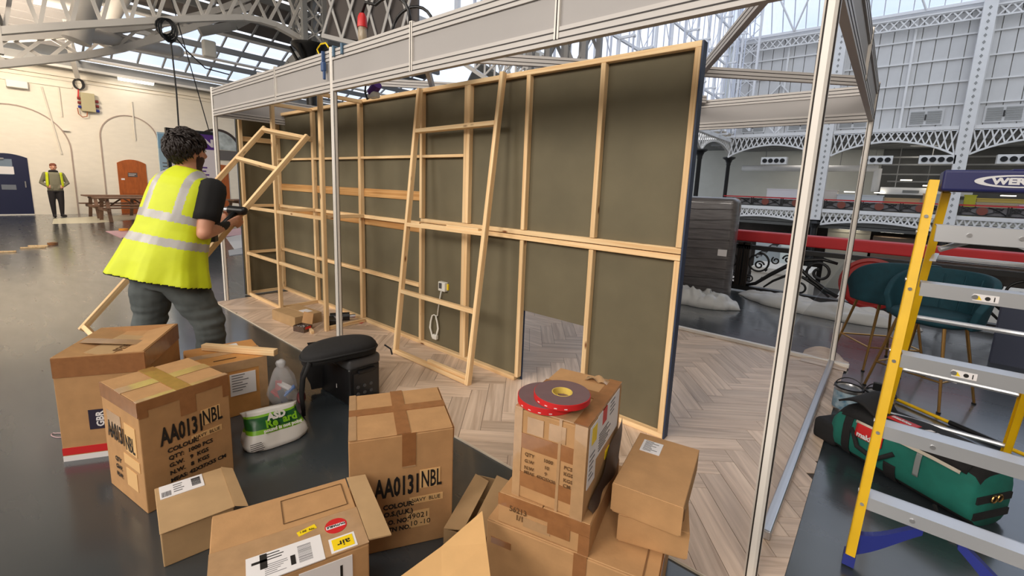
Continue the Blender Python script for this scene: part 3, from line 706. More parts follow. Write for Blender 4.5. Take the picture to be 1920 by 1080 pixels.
# far balcony railing
for k in range(3):
    x0, x1 = COLX[k] + .4, COLX[k+1] - .4
    t = thing('balcony_railing', ('red topped iron railing on far gallery left of the columns', 'red topped iron railing between the two white columns', 'red topped iron railing right of the ladder column')[k], 'railing', (x0, YO - .6, .8))
    part('handrail', MB().box((x0, YO - .75, 1.50), (x1, YO - .55, 1.60)), REDPAD, t)
    part('bottom_rail', MB().box((x0, YO - .7, .82), (x1, YO - .6, .9)), IRON, t)
    part('backing_panel', MB().box((x0, YO - .58, .9), (x1, YO - .55, 1.45)), mat('rail_backing', C(120, 116, 116), .7) if k == 0 else MATS['rail_backing'], t)
    nb_ = 3; bw = (x1 - x0)/nb_
    for b in range(nb_):
        xa = x0 + b*bw; xm = xa + bw/2
        for dx in (0, .14): part('post', MB().box((xa + dx, YO - .72, .82), (xa + dx + .07, YO - .6, 1.5)), IRON, t)
        mb = MB(); mb.cyl((xm, YO - .74, 1.18), (xm, YO - .62, 1.18), .28, 18); part('medallion', mb, mat('rust_disc', C(124, 62, 48), .6) if (k == 0 and b == 0) else MATS['rust_disc'], t)
        mb = MB()
        for s in (-1, 1):
            mb.tube([(xm + s*(.28 + .9*i/8), YO - .66, 1.42 - .5*(i/8)**1.5) for i in range(9)], .035, 5)
            mb.tube([(xm + s*(.75 + .2*math.cos(a*.6)), YO - .66, 1.25 + .14*math.sin(a*.6)) for a in range(10)], .028, 5)
            mb.tube([(xm + s*.2, YO - .66, .95), (xm + s*.6, YO - .66, 1.12), (xm + s*1.0, YO - .66, 1.4)], .03, 5)
        part('scrollwork', mb, IRON, t)
# lower hall
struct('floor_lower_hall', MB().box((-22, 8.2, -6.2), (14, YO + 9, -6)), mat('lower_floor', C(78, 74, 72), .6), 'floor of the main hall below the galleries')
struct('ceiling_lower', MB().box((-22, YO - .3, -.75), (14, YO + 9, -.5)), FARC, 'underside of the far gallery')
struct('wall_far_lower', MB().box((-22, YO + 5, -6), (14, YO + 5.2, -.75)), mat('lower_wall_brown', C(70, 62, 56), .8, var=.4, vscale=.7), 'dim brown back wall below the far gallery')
struct('wall_lower_near', MB().box((-22, 8.15, -6), (14, 8.2, -.3)), WALLG)
struct('wall_hall_right', MB().box((14, 8.2, -6), (14.2, YO + 9, 15)), WALLG, 'side wall of the hall out of view')
low = [((-9, YO + .5, -6), (-6.5, YO + 4, -1.6), C(190, 196, 196), 'white display unit below the far gallery'), ((-6.6, YO - 2, -6), (-5.2, YO, -2.2), C(214, 220, 214), 'round lit counter block below the far gallery'),
       ((-3.9, YO + 2, -6), (-1.0, YO + 2.4, -.8), C(176, 170, 156), 'grey beige partition below the far gallery'), ((-.8, YO + 1, -6), (2.4, YO + 3, -1.2), C(110, 90, 74), 'dark brown shelving below the far gallery'),
       ((-6, 30, -6), (-3, 33, -2.6), C(196, 190, 180), 'cream stand on the lower hall floor'), ((-1.5, 27, -6), (2.5, 30, -3.2), C(210, 204, 196), 'white stand on the lower hall floor'),
       ((-9, 24, -6), (-6, 28, -3), C(170, 160, 150), 'grey stand on the lower hall floor'), ((3, 33, -6), (7, 36, -2.8), C(206, 200, 190), 'pale stand on the lower hall floor at right')]
for i, (a, b, c, lab) in enumerate(low):
    mb = MB(); mb.box(a, b); mb.box((a[0], a[1] - .1, b[2] - .3), (b[0], a[1], b[2])); o = part('exhibition_stand', mb, mat('low_paint_%d' % i, c, .6)); tag(o, lab, 'stand')
t = thing('staircase', 'dark staircase rising below the far gallery', 'stairs', (-7, YO - 1, -6))
mb = MB(); mb.beam((-8.5, YO - 1.5, -3.6), (-5.2, YO - 1.5, -.7), .3, .35); part('stringer', mb, IRON, t)
for k in range(9): part('tread', MB().box((-8.4 + .36*k, YO - 2.2, -3.5 + .32*k), (-8.0 + .36*k, YO - 1.6, -3.42 + .32*k)), GREYB, t)
for k, x in enumerate((-2.4, .3, 4.8, 6.6)):
    o = part('ceiling_light', MB().box((x - .7, YO + 1, -.82), (x + .7, YO + 1.7, -.76)), LAMPS_E); tag(o, ('warm light under far gallery left of far post', 'warm light under far gallery left of ladder stile', 'warm light under far gallery inside the ladder', 'warm light under far gallery at right edge')[k], 'light', 'lights under the far gallery')

for k, (z, x0) in enumerate(((5.3, -1.1), (4.7, -1.1), (3.9, -1.1), (3.3, -.6))):
    o = part('service_pipe', MB().box((x0, YO + 6.0 + .3*k, z), (14, YO + 6.15 + .3*k, z + .12)), GREYB); tag(o, ('uppermost grey service pipe in the dark far gallery', 'second grey service pipe from the top in far gallery', 'third grey service pipe from the top in far gallery', 'lowest grey service pipe in the dark far gallery')[k], 'pipe')
    for x in (2, 8): part('hanger', MB().box((x, YO + 6.05 + .3*k, z + .12), (x + .04, YO + 6.09 + .3*k, 6.5)), GREYB, o)
# ------------------------------------------------------------------ near balcony railing
YR = 7.9
t = thing('balcony_railing', 'black cast iron scroll railing with red padded top rail', 'railing', (0, YR, 0))
part('padded_rail', MB().rbox((-7.5, YR - .14, .83), (5.5, YR + .16, .99), .02), REDPAD, t)
part('top_bar', MB().box((-7.5, YR - .05, .70), (5.5, YR + .05, .765)), IRON, t)
part('bottom_bar', MB().box((-7.5, YR - .06, .03), (5.5, YR + .06, .10)), IRON, t)
def spiral(cx, cz, r0, r1, turns, a0, sgn, n=26):
    return [Vector((cx + (r0 + (r1 - r0)*i/n)*math.cos(a0 + sgn*2*math.pi*turns*i/n), YR, cz + (r0 + (r1 - r0)*i/n)*math.sin(a0 + sgn*2*math.pi*turns*i/n))) for i in range(n+1)]
def rail_bay(xc, half):
    # medallion in the middle with mirrored scrolls
    mb = MB(); mb.lathe([(0, 0), (.34, 0), (.36, .02), (.36, .06), (.32, .07), (.30, .055), (.24, .06), (.23, .07), (0, .07)], 32, Matrix.Translation((xc, YR - .02, .40)) @ Matrix.Rotation(math.pi/2, 4, 'X'))
    part('medallion', mb, REDDISC, t, smooth='auto')
    for s in (-1, 1):
        X = lambda d: xc + s*d
        def tb(nm, pts, r, n=6):
            mb = MB(); mb.tube(pts, r, n); part(nm, mb, IRON, t, smooth=True)
        P3 = lambda L: [Vector((X(a), YR, b)) for a, b in L]
        tb('scroll_arm', P3([(.40, .62), (.58, .66), (.80, .62), (1.02, .50), (1.22, .34), (1.42, .16), (half, .10)]), [.022, .028, .034, .036, .034, .03, .02])
        tb('scroll_arm', P3([(.34, .14), (.50, .22), (.68, .34), (.84, .48), (.96, .56)]), [.03, .032, .03, .026, .016])
        tb('scroll_arm', P3([(.44, .12), (.62, .26), (.8, .36), (1.0, .36), (1.18, .24), (1.3, .12)]), [.018, .022, .024, .024, .02, .014])
        def sp(cx, cz, r0, r1, tn, a0, sg, r):
            mb = MB(); mb.tube([Vector((xc + s*(p.x), p.y, p.z)) for p in spiral(cx, cz, r0, r1, tn, a0, sg)], r, 6); part('scroll', mb, IRON, t, smooth=True)
        sp(.60, .46, .17, .05, 1.3, -.6, 1, .022); sp(1.02, .60, .07, .02, 1.2, 0, 1, .014); sp(.96, .40, .05, .015, 1.1, 2, -1, .012)
        sp(1.42, .50, .16, .12, .95, 1.6, 1, .016); sp(1.40, .46, .07, .02, 1.3, 3, -1, .014); sp(.82, .18, .10, .03, 1.2, .5, 1, .016)
        sp(1.18, .56, .06, .02, 1.2, 1, -1, .012); sp(1.52, .22, .06, .02, 1.2, 1, 1, .012)
        for a, b in ((.62, .30), (.9, .64), (1.3, .4), (1.34, .24), (.74, .52)):
            mb = MB(); mb.lathe([(0, -.035), (.022, -.01), (.026, .01), (.01, .03), (0, .045)], 7, trs((X(a), YR, b))); part('leaf_bud', mb, IRON, t)
    for s in (-1, 1):
        if s < 0 or True:
            x = xc + s*(half + .02)
            mb = MB(); mb.box((x - .05, YR - .05, .05), (x + .05, YR + .05, .80)); part('post', mb, mat('post_bronze', C(52, 40, 30), .5) if 'post_bronze' not in MATS else MATS['post_bronze'], t)
            for k in (-.03, 0, .03): part('post_flute', MB().box((x + k - .006, YR - .06, .1), (x + k + .006, YR - .05, .74)), IRON, t)
rail_bay(-.08, 1.58); rail_bay(3.2, 1.58); rail_bay(-3.36, 1.58)
t2 = thing('cable_tray', 'grey cable tray resting under the red rail at right', 'tray', (.8, 8.1, .6))
part('tray', MB().box((.35, YR + .18, .68), (3, YR + .40, .73)), GREYP, t2); part('lip', MB().box((.35, YR + .16, .68), (3, YR + .18, .79)), WHITEP, t2)

# ------------------------------------------------------------------ herringbone vinyl
def clip(poly, x0, x1, y0, y1):
    for ax, lim, sg in ((0, x0, 1), (0, x1, -1), (1, y0, 1), (1, y1, -1)):
        out = []
        for i in range(len(poly)):
            a, b = poly[i-1], poly[i]; da, db = sg*(a[ax] - lim), sg*(b[ax] - lim)
            if (da >= 0) != (db >= 0):
                u = da/(da - db); out.append((a[0] + (b[0]-a[0])*u, a[1] + (b[1]-a[1])*u))
            if db >= 0: out.append(b)
        poly = out
        if len(poly) < 3: return []
    return poly
VX0, VX1, VY0, VY1 = -6.12, -.13, 1.74, 5.0
VZ = .010
def vinyl_mat():
    m = pine_mat('vinyl_plank', C(228, 204, 182), C(180, 154, 132), False, 0.15)
    b = m.node_tree.nodes['Principled BSDF']; b.inputs['Roughness'].default_value = .36; b.inputs['Specular IOR Level'].default_value = .5
    for nd in m.node_tree.nodes:
        if nd.type == 'MAPPING': nd.inputs['Scale'].default_value = (1.6, 26, 26)
        if nd.type == 'VALTORGB': nd.color_ramp.elements[0].position = .25; nd.color_ramp.elements[1].position = .72
    return m
VIN = vinyl_mat()
t = thing('vinyl_flooring', 'pale wood effect herringbone vinyl flooring laid under the booth', 'flooring', (VX0, VY0, 0))
part('backing', MB().box((VX0, VY0, 0), (VX1, VY1, VZ - .003)), mat('vinyl_backing', C(70, 58, 48), .7), t)
PWD, PLN = .124, .558
ang = math.radians(38); ca, sa = math.cos(ang), math.sin(ang)
cnt = 0
cands = []
for k in range(-80, 90):
    for j in range(-16, 16):
        ox, oy = k*PWD + j*PLN, k*PWD - j*PLN
        for r in (((ox, oy), (ox + PLN, oy), (ox + PLN, oy + PWD), (ox, oy + PWD), 0), ((ox + PLN, oy + PWD - PLN), (ox + PLN + PWD, oy + PWD - PLN), (ox + PLN + PWD, oy + PWD), (ox + PLN, oy + PWD), 1)):
            q = r[:4]; cxx = sum(a for a, b in q)/4; cyy = sum(b for a, b in q)/4
            wx, wy = cxx*ca - cyy*sa - 3.2, cxx*sa + cyy*ca + 3.3
            if wx < VX0 - .5 or wx > VX1 + .5 or wy < VY0 - .5 or wy > VY1 + .5: continue
            g_ = .0012
            x0, y0, x1, y1 = q[0][0] + g_, q[0][1] + g_, q[2][0] - g_, q[2][1] - g_
            pol = [(a*ca - b*sa - 3.2, a*sa + b*ca + 3.3) for a, b in ((x0, y0), (x1, y0), (x1, y1), (x0, y1))]
            pol = clip(pol, VX0, VX1, VY0, VY1)
            if len(pol) < 3: continue
            A = abs(sum(pol[i-1][0]*pol[i][1] - pol[i][0]*pol[i-1][1] for i in range(len(pol))))/2
            if A < .002: continue
            cands.append(((wx, wy), pol, r[4]))
def hid(c):   # planks well behind the olive wall are seen least
    return c[0][1] > 2.75 and c[0][0] < -2.6
front = [c for c in cands if not hid(c)]; back = [c for c in cands if hid(c)]
front.sort(key=lambda c: c[0][0]**2 + c[0][1]**2)
ones, rest = front[:298], front[298:] + back
for (wx, wy), pol, fam in ones:
    a = ang + (math.pi/2 if fam else 0); M = Matrix.Translation((wx, wy, 0)) @ Matrix.Rotation(a, 4, 'Z'); Mi = M.inverted()
    mb = MB(); mb.prism([Mi @ Vector((p[0], p[1], VZ - .003)) for p in pol], (0, 0, .003)); part('plank', mb, VIN, t, M)
mb = MB()
for (wx, wy), pol, fam in rest: mb.prism([(p[0], p[1], VZ - .003) for p in pol], (0, 0, .003))
o = part('planks_behind_wall', mb, VIN, t); o['kind'] = 'stuff'
# pale front edge trim and curled corner
part('edge_strip', MB().box((VX0, VY0 - .006, 0), (VX1, VY0, VZ)), mat('vinyl_edge', C(214, 200, 180), .6), t)
mb = MB(); mb.grid(lambda u, v: Vector((VX1 - .34 + .36*u, VY1 - .14 + .30*v, VZ + .004 + .10*max(0, v)**1.5*math.sin(math.pi*min(1, u*1.05 + .05))**.7)), 10, 6); part('curled_corner', mb, VIN, t, smooth=True)

# ------------------------------------------------------------------ aluminium booth frame
BX0, BXM, BX1, BY0, BY1 = -6.12, -3.42, -.235, 1.86, 5.02
FZ0, FZ1 = 2.20, 2.50
t = thing('exhibition_booth_frame', 'white aluminium exhibition booth frame with grey fascia panels', 'booth frame', (BX0, BY0, 0))
def oct_post(x, y, z1=2.52, z0=VZ, r=.025):
    o = None
    mb = MB(); mb.lathe([(r, z0), (r, z1)], 8, trs((x, y, 0), 22.5)); mb.lathe([(0, z1), (r, z1)], 8, trs((x, y, 0), 22.5))
    p = part('post', mb, ALU, t)
    for k in range(8):
        if k % 2 == 0: continue
        a = k*math.pi/4 + .25; d = Vector((math.cos(a), math.sin(a), 0)); c = Vector((x, y, 0)) + d*(r*.93)
        mb = MB(); mb.box((-.003, -.0025, z0), (.003, .0025, z1 - .01), Matrix.Translation(c) @ Matrix.Rotation(a, 4, 'Z')); part('groove', mb, ALUG, p)
    return p
for x, y in ((BX0, BY0), (BXM, BY0), (BX1, BY0), (BX0, BY1), (BXM, BY1), (BX1, BY1)): oct_post(x, y)
def beam_run(x0, y0, x1, y1, mulls=(), inside=1):
    d = Vector((x1 - x0, y1 - y0, 0)); L = d.length; d.normalize(); n = Vector((-d.y, d.x, 0))
    M = frame(Vector((x0, y0, 0)), d, n)           # local x along, y across, z up
    for z0, z1 in ((FZ1 - .075, FZ1), (FZ0, FZ0 + .075)):
        mb = MB(); mb.box((.02, -.017, z0), (L - .02, .017, z1)); b = part('beam', mb, ALUB, t, M)
        for zz in (z0 + .022, z1 - .022):
            mb = MB(); mb.box((.02, -.0185, zz - .003), (L - .02, .0185, zz + .003)); part('groove', mb, ALUG, b, M)
    seg = [.02] + list(mulls) + [L - .02]
    for a, b in zip(seg[:-1], seg[1:]):
        part('fascia_panel', MB().box((a + .004, -.006, FZ0 + .07), (b - .004, .006, FZ1 - .07)), FASC, t, M)
    for m_ in mulls:
        part('mullion', MB().box((m_ - .013, -.022, FZ0 + .02), (m_ + .013, .022, FZ1 + .015)), ALU, t, M)
        part('mullion_slot', MB().box((m_ - .003, -.0235, FZ0 + .02), (m_ + .003, .0235, FZ1 + .01)), ALUG, t, M)
beam_run(BX0, BY0, BXM, BY0, (1.70,)); beam_run(BXM, BY0, BX1, BY0, (.99, 2.1))
beam_run(BX0, BY1, BXM, BY1); beam_run(BXM, BY1, BX1, BY1)
beam_run(BX0, BY0, BX0, BY1); beam_run(BX1, BY0, BX1, BY1, (1.58,))
def brace(a, b, z=2.47):
    mb = MB(); mb.beam((a[0], a[1], z), (b[0], b[1], z), .035, .07); o = part('diagonal_brace', mb, ALUB, t)
    for dz in (-.014, .014):
        mb = MB(); mb.beam((a[0], a[1], z + dz), (b[0], b[1], z + dz), .0372, .005); part('groove', mb, ALUG, o)
brace((BX1 - .02, BY0 + .03), (-1.98, BY1 - .03), 2.46); brace((BX1 - .02, 4.62), (-3.05, BY0 + .05), 2.45)
brace((BXM + 1.0, BY0 + .03), (BX0 + .4, BY1 - .03), 2.44); brace((BXM - 1.5, BY0 + .03), (BXM + 1.8, BY1 - .05), 2.50)
# clear side panel with its bottom rail
t3 = thing('clear_wall_panel', 'clear plastic wall panel in right side of booth with steel bottom rail', 'panel', (BX1, 2, 0))
part('sheet', MB().box((BX1 - .002, BY0 + .05, .05), (BX1 + .002, BY1 - .1, 1.02)), glass('clear_sheet', (.96, .96, .96), .10, .25), t3)
mb = MB(); mb.rbox((BX1 - .022, BY0 + .26, VZ), (BX1 + .022, BY1 - .05, .055), .008); part('bottom_rail', mb, STEEL, t3)
mb = MB(); mb.rbox((-1.9, VY1 - .03, VZ), (-.10, VY1 + .02, .045), .006); o = part('floor_rail', mb, ALU); tag(o, 'loose aluminium rail lying along back edge of vinyl', 'rail')
# clips and cables on the fascia
for k, (x, c, lab) in enumerate(((-3.50, C(56, 84, 130), 'blue ribbon knotted on the fascia beside the centre post'), (-3.36, C(86, 116, 140), 'pale blue peg clip on the fascia just right of the post'), (-3.24, C(86, 116, 140), 'second pale blue peg clip on the fascia'))):
    mb = MB()
    if k == 0: mb.rbox((x - .02, BY0 - .05, 2.35), (x + .02, BY0 - .02, 2.42), .008); mb.rbox((x - .014, BY0 - .045, 2.42), (x + .002, BY0 - .02, 2.50), .005); mb.rbox((x + .0, BY0 - .045, 2.29), (x + .018, BY0 - .025, 2.36), .006)
    else: mb.rbox((x - .010, BY0 - .035, 2.44), (x + .010, BY0 - .018, 2.515), .005); mb.rbox((x - .010, BY0 - .035, 2.505), (x + .010, BY0 + .035, 2.518), .004); mb.rbox((x - .010, BY0 + .018, 2.44), (x + .010, BY0 + .035, 2.515), .005)
    o = part('peg_clip', mb, mat('clip_blue_%d' % k, c, .5)); tag(o, lab, 'clip')
mb = MB(); mb.tube([(-3.62, BY0, 2.49), (-3.66, BY0, 2.545), (-3.60, BY0, 2.575), (-3.52, BY0, 2.57), (-3.48, BY0, 2.53)], .006, 6); o = part('yellow_cable_tie', mb, YELS); tag(o, 'thin yellow cord looped over the fascia top', 'cord')
# hanging red and clear lamp socket with black cable coil
t = thing('festoon_lamp', 'red capped inspection lamp hanging from black cable above fascia', 'lamp', (-3.16, 1.95, 2.55))
lx, ly = -3.15, 1.95
mb = MB(); mb.lathe([(0, 2.735), (.020, 2.735), (.032, 2.71), (.036, 2.66), (.036, 2.64), (0, 2.64)], 16, trs((lx, ly, 0))); part('red_cap', mb, REDS, t, smooth='auto')
mb = MB(); mb.lathe([(.030, 2.64), (.032, 2.60), (.032, 2.55), (.024, 2.53), (0, 2.53)], 16, trs((lx, ly, 0))); part('clear_globe', mb, mat('amber_glass', C(190, 170, 140), .15, alpha=.55), t, smooth='auto')
mb = MB(); mb.lathe([(.0, 2.62), (.012, 2.62), (.014, 2.57), (0, 2.55)], 10, trs((lx, ly, 0))); part('bulb', mb, WHITEP, t, smooth='auto')
mb = MB(); cxx, czz = -2.86, 2.66
pts = [Vector((lx, ly, 2.735)), Vector((-3.10, ly, 2.80))] + [Vector((cxx + .17*math.cos(a), ly + .01*i, czz + .13*math.sin(a))) for i, a in enumerate(np.linspace(2.3, -6.5, 30))]
mb.tube(pts, .011, 7); part('cable', mb, BLACKP, t, smooth=True)
# purple and white connector hanging inside
t = thing('cable_connector', 'white and purple plug connector hanging under the fascia', 'connector', (-3.3, 2.2, 2.2))
mb = MB(); mb.rbox((-3.40, 2.14, 2.195), (-3.30, 2.20, 2.245), .012, None); part('plug', mb, WHITEP, t)
mb = MB(); mb.cyl((-3.38, 2.17, 2.24), (-3.30, 2.17, 2.30), .04, 12); part('purple_collar', mb, PURPLE, t)
mb = MB(); mb.tube([(-3.40, 2.17, 2.21), (-3.45, 2.17, 2.20), (-3.48, 2.17, 2.26), (-3.46, 2.17, 2.35), (-3.45, 2.1, 2.45)], .008, 6); part('lead', mb, BLACKP, t)

# ------------------------------------------------------------------ timber stud wall with olive boards
WY = 2.60            # front face of the studs
WD = .045            # stud depth
WH = 2.345; WMID = 1.172
t = thing('stud_wall', 'long pine stud wall lined with dark olive boards and navy back', 'wall frame', (-6.3, WY, 0))
ST = [-.915, -1.49, -2.085, -2.685, -3.285, -4.295, -5.31, -6.285]
TH = .034
py0 = WY + WD
XL, XR = ST[-1] - TH/2, ST[0] + TH/2
HX0, HX1, HZ = ST[2] + TH/2 - .002, ST[1] - TH/2 + .002, .585
def board(a, b, z0, z1): part('olive_board', MB().box((a + .001, py0, z0), (b - .001, py0 + .012, z1 - .001)), BOARD, t)
for zz0, zz1 in ((VZ, WMID), (WMID, WH)):
    for i in range(len(ST)-1):
        b, a = ST[i], ST[i+1]
        b = XR if i == 0 else b; a = XL if i == len(ST)-2 else a
        if i == 1 and zz0 < .5:
            board(a, HX0, zz0, HZ) if False else None
            part('olive_board', MB().box((a, py0, HZ), (b, py0 + .012, zz1)), BOARD, t)
        else: board(a, b, zz0, zz1)
for zz0, zz1 in ((VZ, WMID), (WMID, WH)):
    for a, b in ((XL, HX0), (HX1, XR)): part('navy_face', MB().box((a, py0 + .012, zz0), (b, py0 + .020, zz1)), NAVY, t)
    part('navy_face', MB().box((HX0, py0 + .012, max(zz0, HZ)), (HX1, py0 + .020, zz1)), NAVY, t)
part('navy_edge', MB().box((XR, WY + .004, VZ), (XR + .010, py0 + .020, WH)), NAVY, t)
yc = WY + WD/2
def plate(z, a=XL, b=XR, nm='plate'): timber(t, (a, yc, z), (b, yc, z), TH, WD, (0, 0, 1), name=nm)
SPLIT = ST[4]
plate(WH - TH/2, nm='top_plate'); plate(VZ + TH/2, XL, HX0 - TH, nm='bottom_plate'); plate(VZ + TH/2, HX1, XR, nm='bottom_plate')
plate(WMID - .020, SPLIT, XR, nm='middle_plate'); plate(WMID + .020, SPLIT, XR, nm='middle_plate')
plate(WMID - .012, XL, SPLIT - TH/2, nm='rail')
for i, x in enumerate(ST):
    e = .002*(1 if i % 2 else -1)
    if i <= 4:
        timber(t, (x, yc - .001, VZ + TH), (x, yc - .001, WMID - .04), TH, WD, (1, 0, 0), name='stud')
        timber(t, (x, yc - .001, WMID + .04), (x, yc - .001, WH - TH), TH, WD, (1, 0, 0), name='stud')
    else:
        timber(t, (x, yc - .004, VZ + TH), (x, yc - .004, WH - TH), TH + .012, WD, (1, 0, 0), name='stud')
timber(t, (ST[3] - TH, yc, WMID + .04), (ST[3] - TH, yc, WH - TH), TH, WD, (1, 0, 0), name='stud'); timber(t, (ST[3] - TH, yc, VZ + TH), (ST[3] - TH, yc, WMID - .04), TH, WD, (1, 0, 0), name='stud')
for i in range(4, 7):
    a, b = ST[i+1] + TH/2 + .006, ST[i] - TH/2 - .006
    timber(t, (a, yc, .575), (b, yc, .575), TH, WD, (0, 0, 1), name='rail')
    timber(t, (a, yc, 1.765), (b, yc, 1.765), .024, WD, (0, 0, 1), name='rail')
    timber(t, (a, WY + WD - .006, 1.41), (b, WY + WD - .006, 1.41), .085, .011, (0, 0, 1), PLY, name='plywood_strip')
    timber(t, (a, WY + WD - .006, 1.110), (b, WY + WD - .006, 1.110), .075, .011, (0, 0, 1), PLY, name='plywood_strip')
timber(t, (ST[4] + TH/2, yc, 1.765), (ST[3] - TH*1.5, yc, 1.765), .024, WD, (0, 0, 1), name='rail')
# socket and its coiled lead
t4 = thing('wall_socket', 'white socket box with coiled white lead on olive board', 'socket', (-2.97, py0, .62))
mb = MB(); mb.rbox((-3.035, py0 - .04, .575), (-2.945, py0, .66), .006); part('back_box', mb, WHITEP, t4)
part('side_flange', MB().box((-3.05, py0 - .012, .59), (-2.93, py0 - .001, .645)), YELS, t4)
part('socket_face', MB().box((-3.02, py0 - .043, .60), (-2.985, py0 - .04, .65)), GREYP, t4)
mb = MB(); pts = [Vector((-3.00, py0 - .03, .575)), Vector((-3.03, py0 - .02, .5)), Vector((-3.05, py0 - .02, .40)), Vector((-3.06, py0 - .02, .33))]
pts += [Vector((-3.10 + (.052 + .006*math.sin(i))*math.cos(a) , py0 - .022 - .004*(i % 3), .215 + .115*math.sin(a))) for i, a in enumerate(np.linspace(1.2, 1.2 + 2*math.pi*3, 46))]
mb.tube(pts, .006, 6); part('lead', mb, WHITEP, t4, smooth=True)
mb = MB(); mb.rbox((-3.11, py0 - .045, .10), (-3.05, py0 - .012, .145), .008); part('plug', mb, WHITEP, t4)

# shelf carcass at the far left end
t = thing('timber_shelf_frame', 'open pine shelf carcass standing at left end of stud wall', 'timber frame', (-6.2, 2.15, 0))
FY = 2.155
fx = [-6.225, -5.28, -4.215]
hs = [WH - .01, WH - .01, WH - .01]
part('end_board', MB().box((-6.30, FY - .02, VZ), (-6.288, WY - .004, WH)), BOARD, t)
part('navy_end_face', MB().box((-6.312, FY - .025, VZ), (-6.301, WY - .004, WH)), NAVY, t)
for i, x in enumerate(fx): timber(t, (x, FY, VZ), (x, FY, hs[i]), .046, .036, (1, 0, 0), name='upright')
for i in (0, 1):
    a, b = fx[i] + .024, fx[i+1] - .024
    timber(t, (a, FY + .004, .565), (b, FY + .004, .565), .036, .03, (0, 0, 1), name='front_rail')
    timber(t, (a, FY + .004, 1.15), (b, FY + .004, 1.15), .036, .03, (0, 0, 1), name='front_rail')
timber(t, (fx[0] + .024, FY + .004, VZ + .018), (fx[1] - .024, FY + .004, VZ + .018), .036, .03, (0, 0, 1), name='front_rail')
for i, x in enumerate(fx):
    xx = (-6.27, -5.30, -4.235)[i]
    for z in ((.565, 1.165, 1.99, VZ + .018) if i == 0 else (1.165, 1.99, VZ + .018, WH - .03) if i == 1 else (1.165, VZ + .018, WH - .03)):
        hgt = .06 if z == 1.99 else .036
        timber(t, (xx, FY + .02, z), (xx, WY - .003, z), hgt, .03, (0, 0, 1), name='cross_tie')

# ladder-like frame leaning on the wall
def ladder_frame(name, lab, A0, A1, B0, B1, rungs, depth_dir, cap=True, wn=.046, th=.034):
    t = thing(name, lab, 'timber frame', A0)
    A0, A1, B0, B1 = map(Vector, (A0, A1, B0, B1)); r = (B1 - A1).normalized()
    timber(t, A0, A1, th, wn, r, name='stile'); timber(t, B0, B1, th, wn, r, name='stile')
    up = (A1 - A0).normalized()
    for u in rungs:
        a = A0.lerp(A1, u) + r*th/2; b = B0.lerp(B1, u) - r*th/2
        timber(t, a, b, th, wn, up, name='rung')
    return t
lf = ladder_frame('leaning_frame', 'tall pine ladder frame leaning against the olive stud wall', (-3.235, 2.29, VZ), (-3.245, 2.555, 2.33), (-2.305, 2.29, VZ), (-2.285, 2.555, 2.345), (.008, .243, .497, .845), None)
# offcuts resting on its lower and middle rungs
o = timber(None, (-2.80, 2.31, .052), (-2.34, 2.315, .052), .03, .036, (0, 1, 0), name='batten_offcut'); tag(o, 'short pine batten lying on bottom rung of leaning frame', 'batten')
o = timber(None, (-2.72, 2.428, 1.19), (-2.36, 2.428, 1.19), .03, .03, (0, 1, 0), name='batten_offcut'); tag(o, 'short pine batten lying on middle rung of leaning frame', 'batten')
hf = ladder_frame('carried_frame', 'pine ladder frame being carried tilted by the worker', (-4.97, .44, .22), (-4.9, 1.93, 2.02), (-4.27, .53, .12), (-4.2, 2.02, 1.92), (.985, .82, .42, .015), None)
# ------------------------------------------------------------------ cardboard boxes
def face(Mb, w, d, h, f, off=.0012):
    if f == 'front': return Mb @ frame((0, -off, 0), (1, 0, 0), (0, 0, 1))
    if f == 'right': return Mb @ frame((w + off, 0, 0), (0, 1, 0), (0, 0, 1))
    if f == 'left': return Mb @ frame((-off, d, 0), (0, -1, 0), (0, 0, 1))
    return Mb @ frame((0, 0, h + off), (1, 0, 0), (0, 1, 0))
def carton(name, lab, x, y, yaw, w, d, h, z0=0, m=CARD, group='cardboard boxes in the foreground', flaps=True, seam='x', sag=0.0, sc=1.0):
    Mb = trs((x, y, z0), yaw) @ Matrix.Scale(sc, 4)
    t = thing(name, lab, 'box', M=Mb, group=group)
    th = .005
    mb = MB(); mb.rbox((0, 0, 0), (w, d, h - (.006 if flaps else 0)), .004, seg=2)
    if sag:   # bulging sides
        for i, v in enumerate(mb.v):
            pass
    part('body', mb, m, t, Mb)
    if flaps:
        e = .002
        if seam == 'x': rr = [((e, e), (w - e, d/2 - .0015)), ((e, d/2 + .0015), (w - e, d - e))]
        else: rr = [((e, e), (w/2 - .0015, d - e)), ((w/2 + .0015, e), (w - e, d - e))]
        for a, b in rr:
            mb = MB(); mb.rbox((a[0], a[1], h - .0055), (b[0], b[1], h), .002, seg=1); part('top_flap', mb, m, t, Mb)
    return t, Mb
def strip(t, F, u0, v0, u1, v1, m, name='tape', th=.0012, rot=0):
    if rot:
        cu, cv = (u0 + u1)/2, (v0 + v1)/2; F = F @ Matrix.Translation((cu, cv, 0)) @ rotz(rot); u0, u1, v0, v1 = u0 - cu, u1 - cu, v0 - cv, v1 - cv
    return part(name, MB().box((u0, v0, -.001), (u1, v1, th)), m, t, F)
def prints(t, F, lines, m=INK, up=.0022):
    for s_, u, v, size, sx, bold in lines:
        text('printed_text', s_, size, m, t, F @ Matrix.Translation((u, v, up)), sx, bold)
def barcode(t, F, u0, v0, u1, v1, n=16, m=INK, vert=False):
    mb = MB(); rnd = random.Random(int(u0*1e4) + n)
    for k in range(n):
        a, b = k/n, (k + .3 + .5*rnd.random())/n
        if vert: mb.box((u0, v0 + (v1 - v0)*a, .0005), (u1, v0 + (v1 - v0)*b, .0022))
        else: mb.box((u0 + (u1 - u0)*a, v0, .0005), (u0 + (u1 - u0)*b, v1, .0022))
    part('barcode', mb, m, t, F)
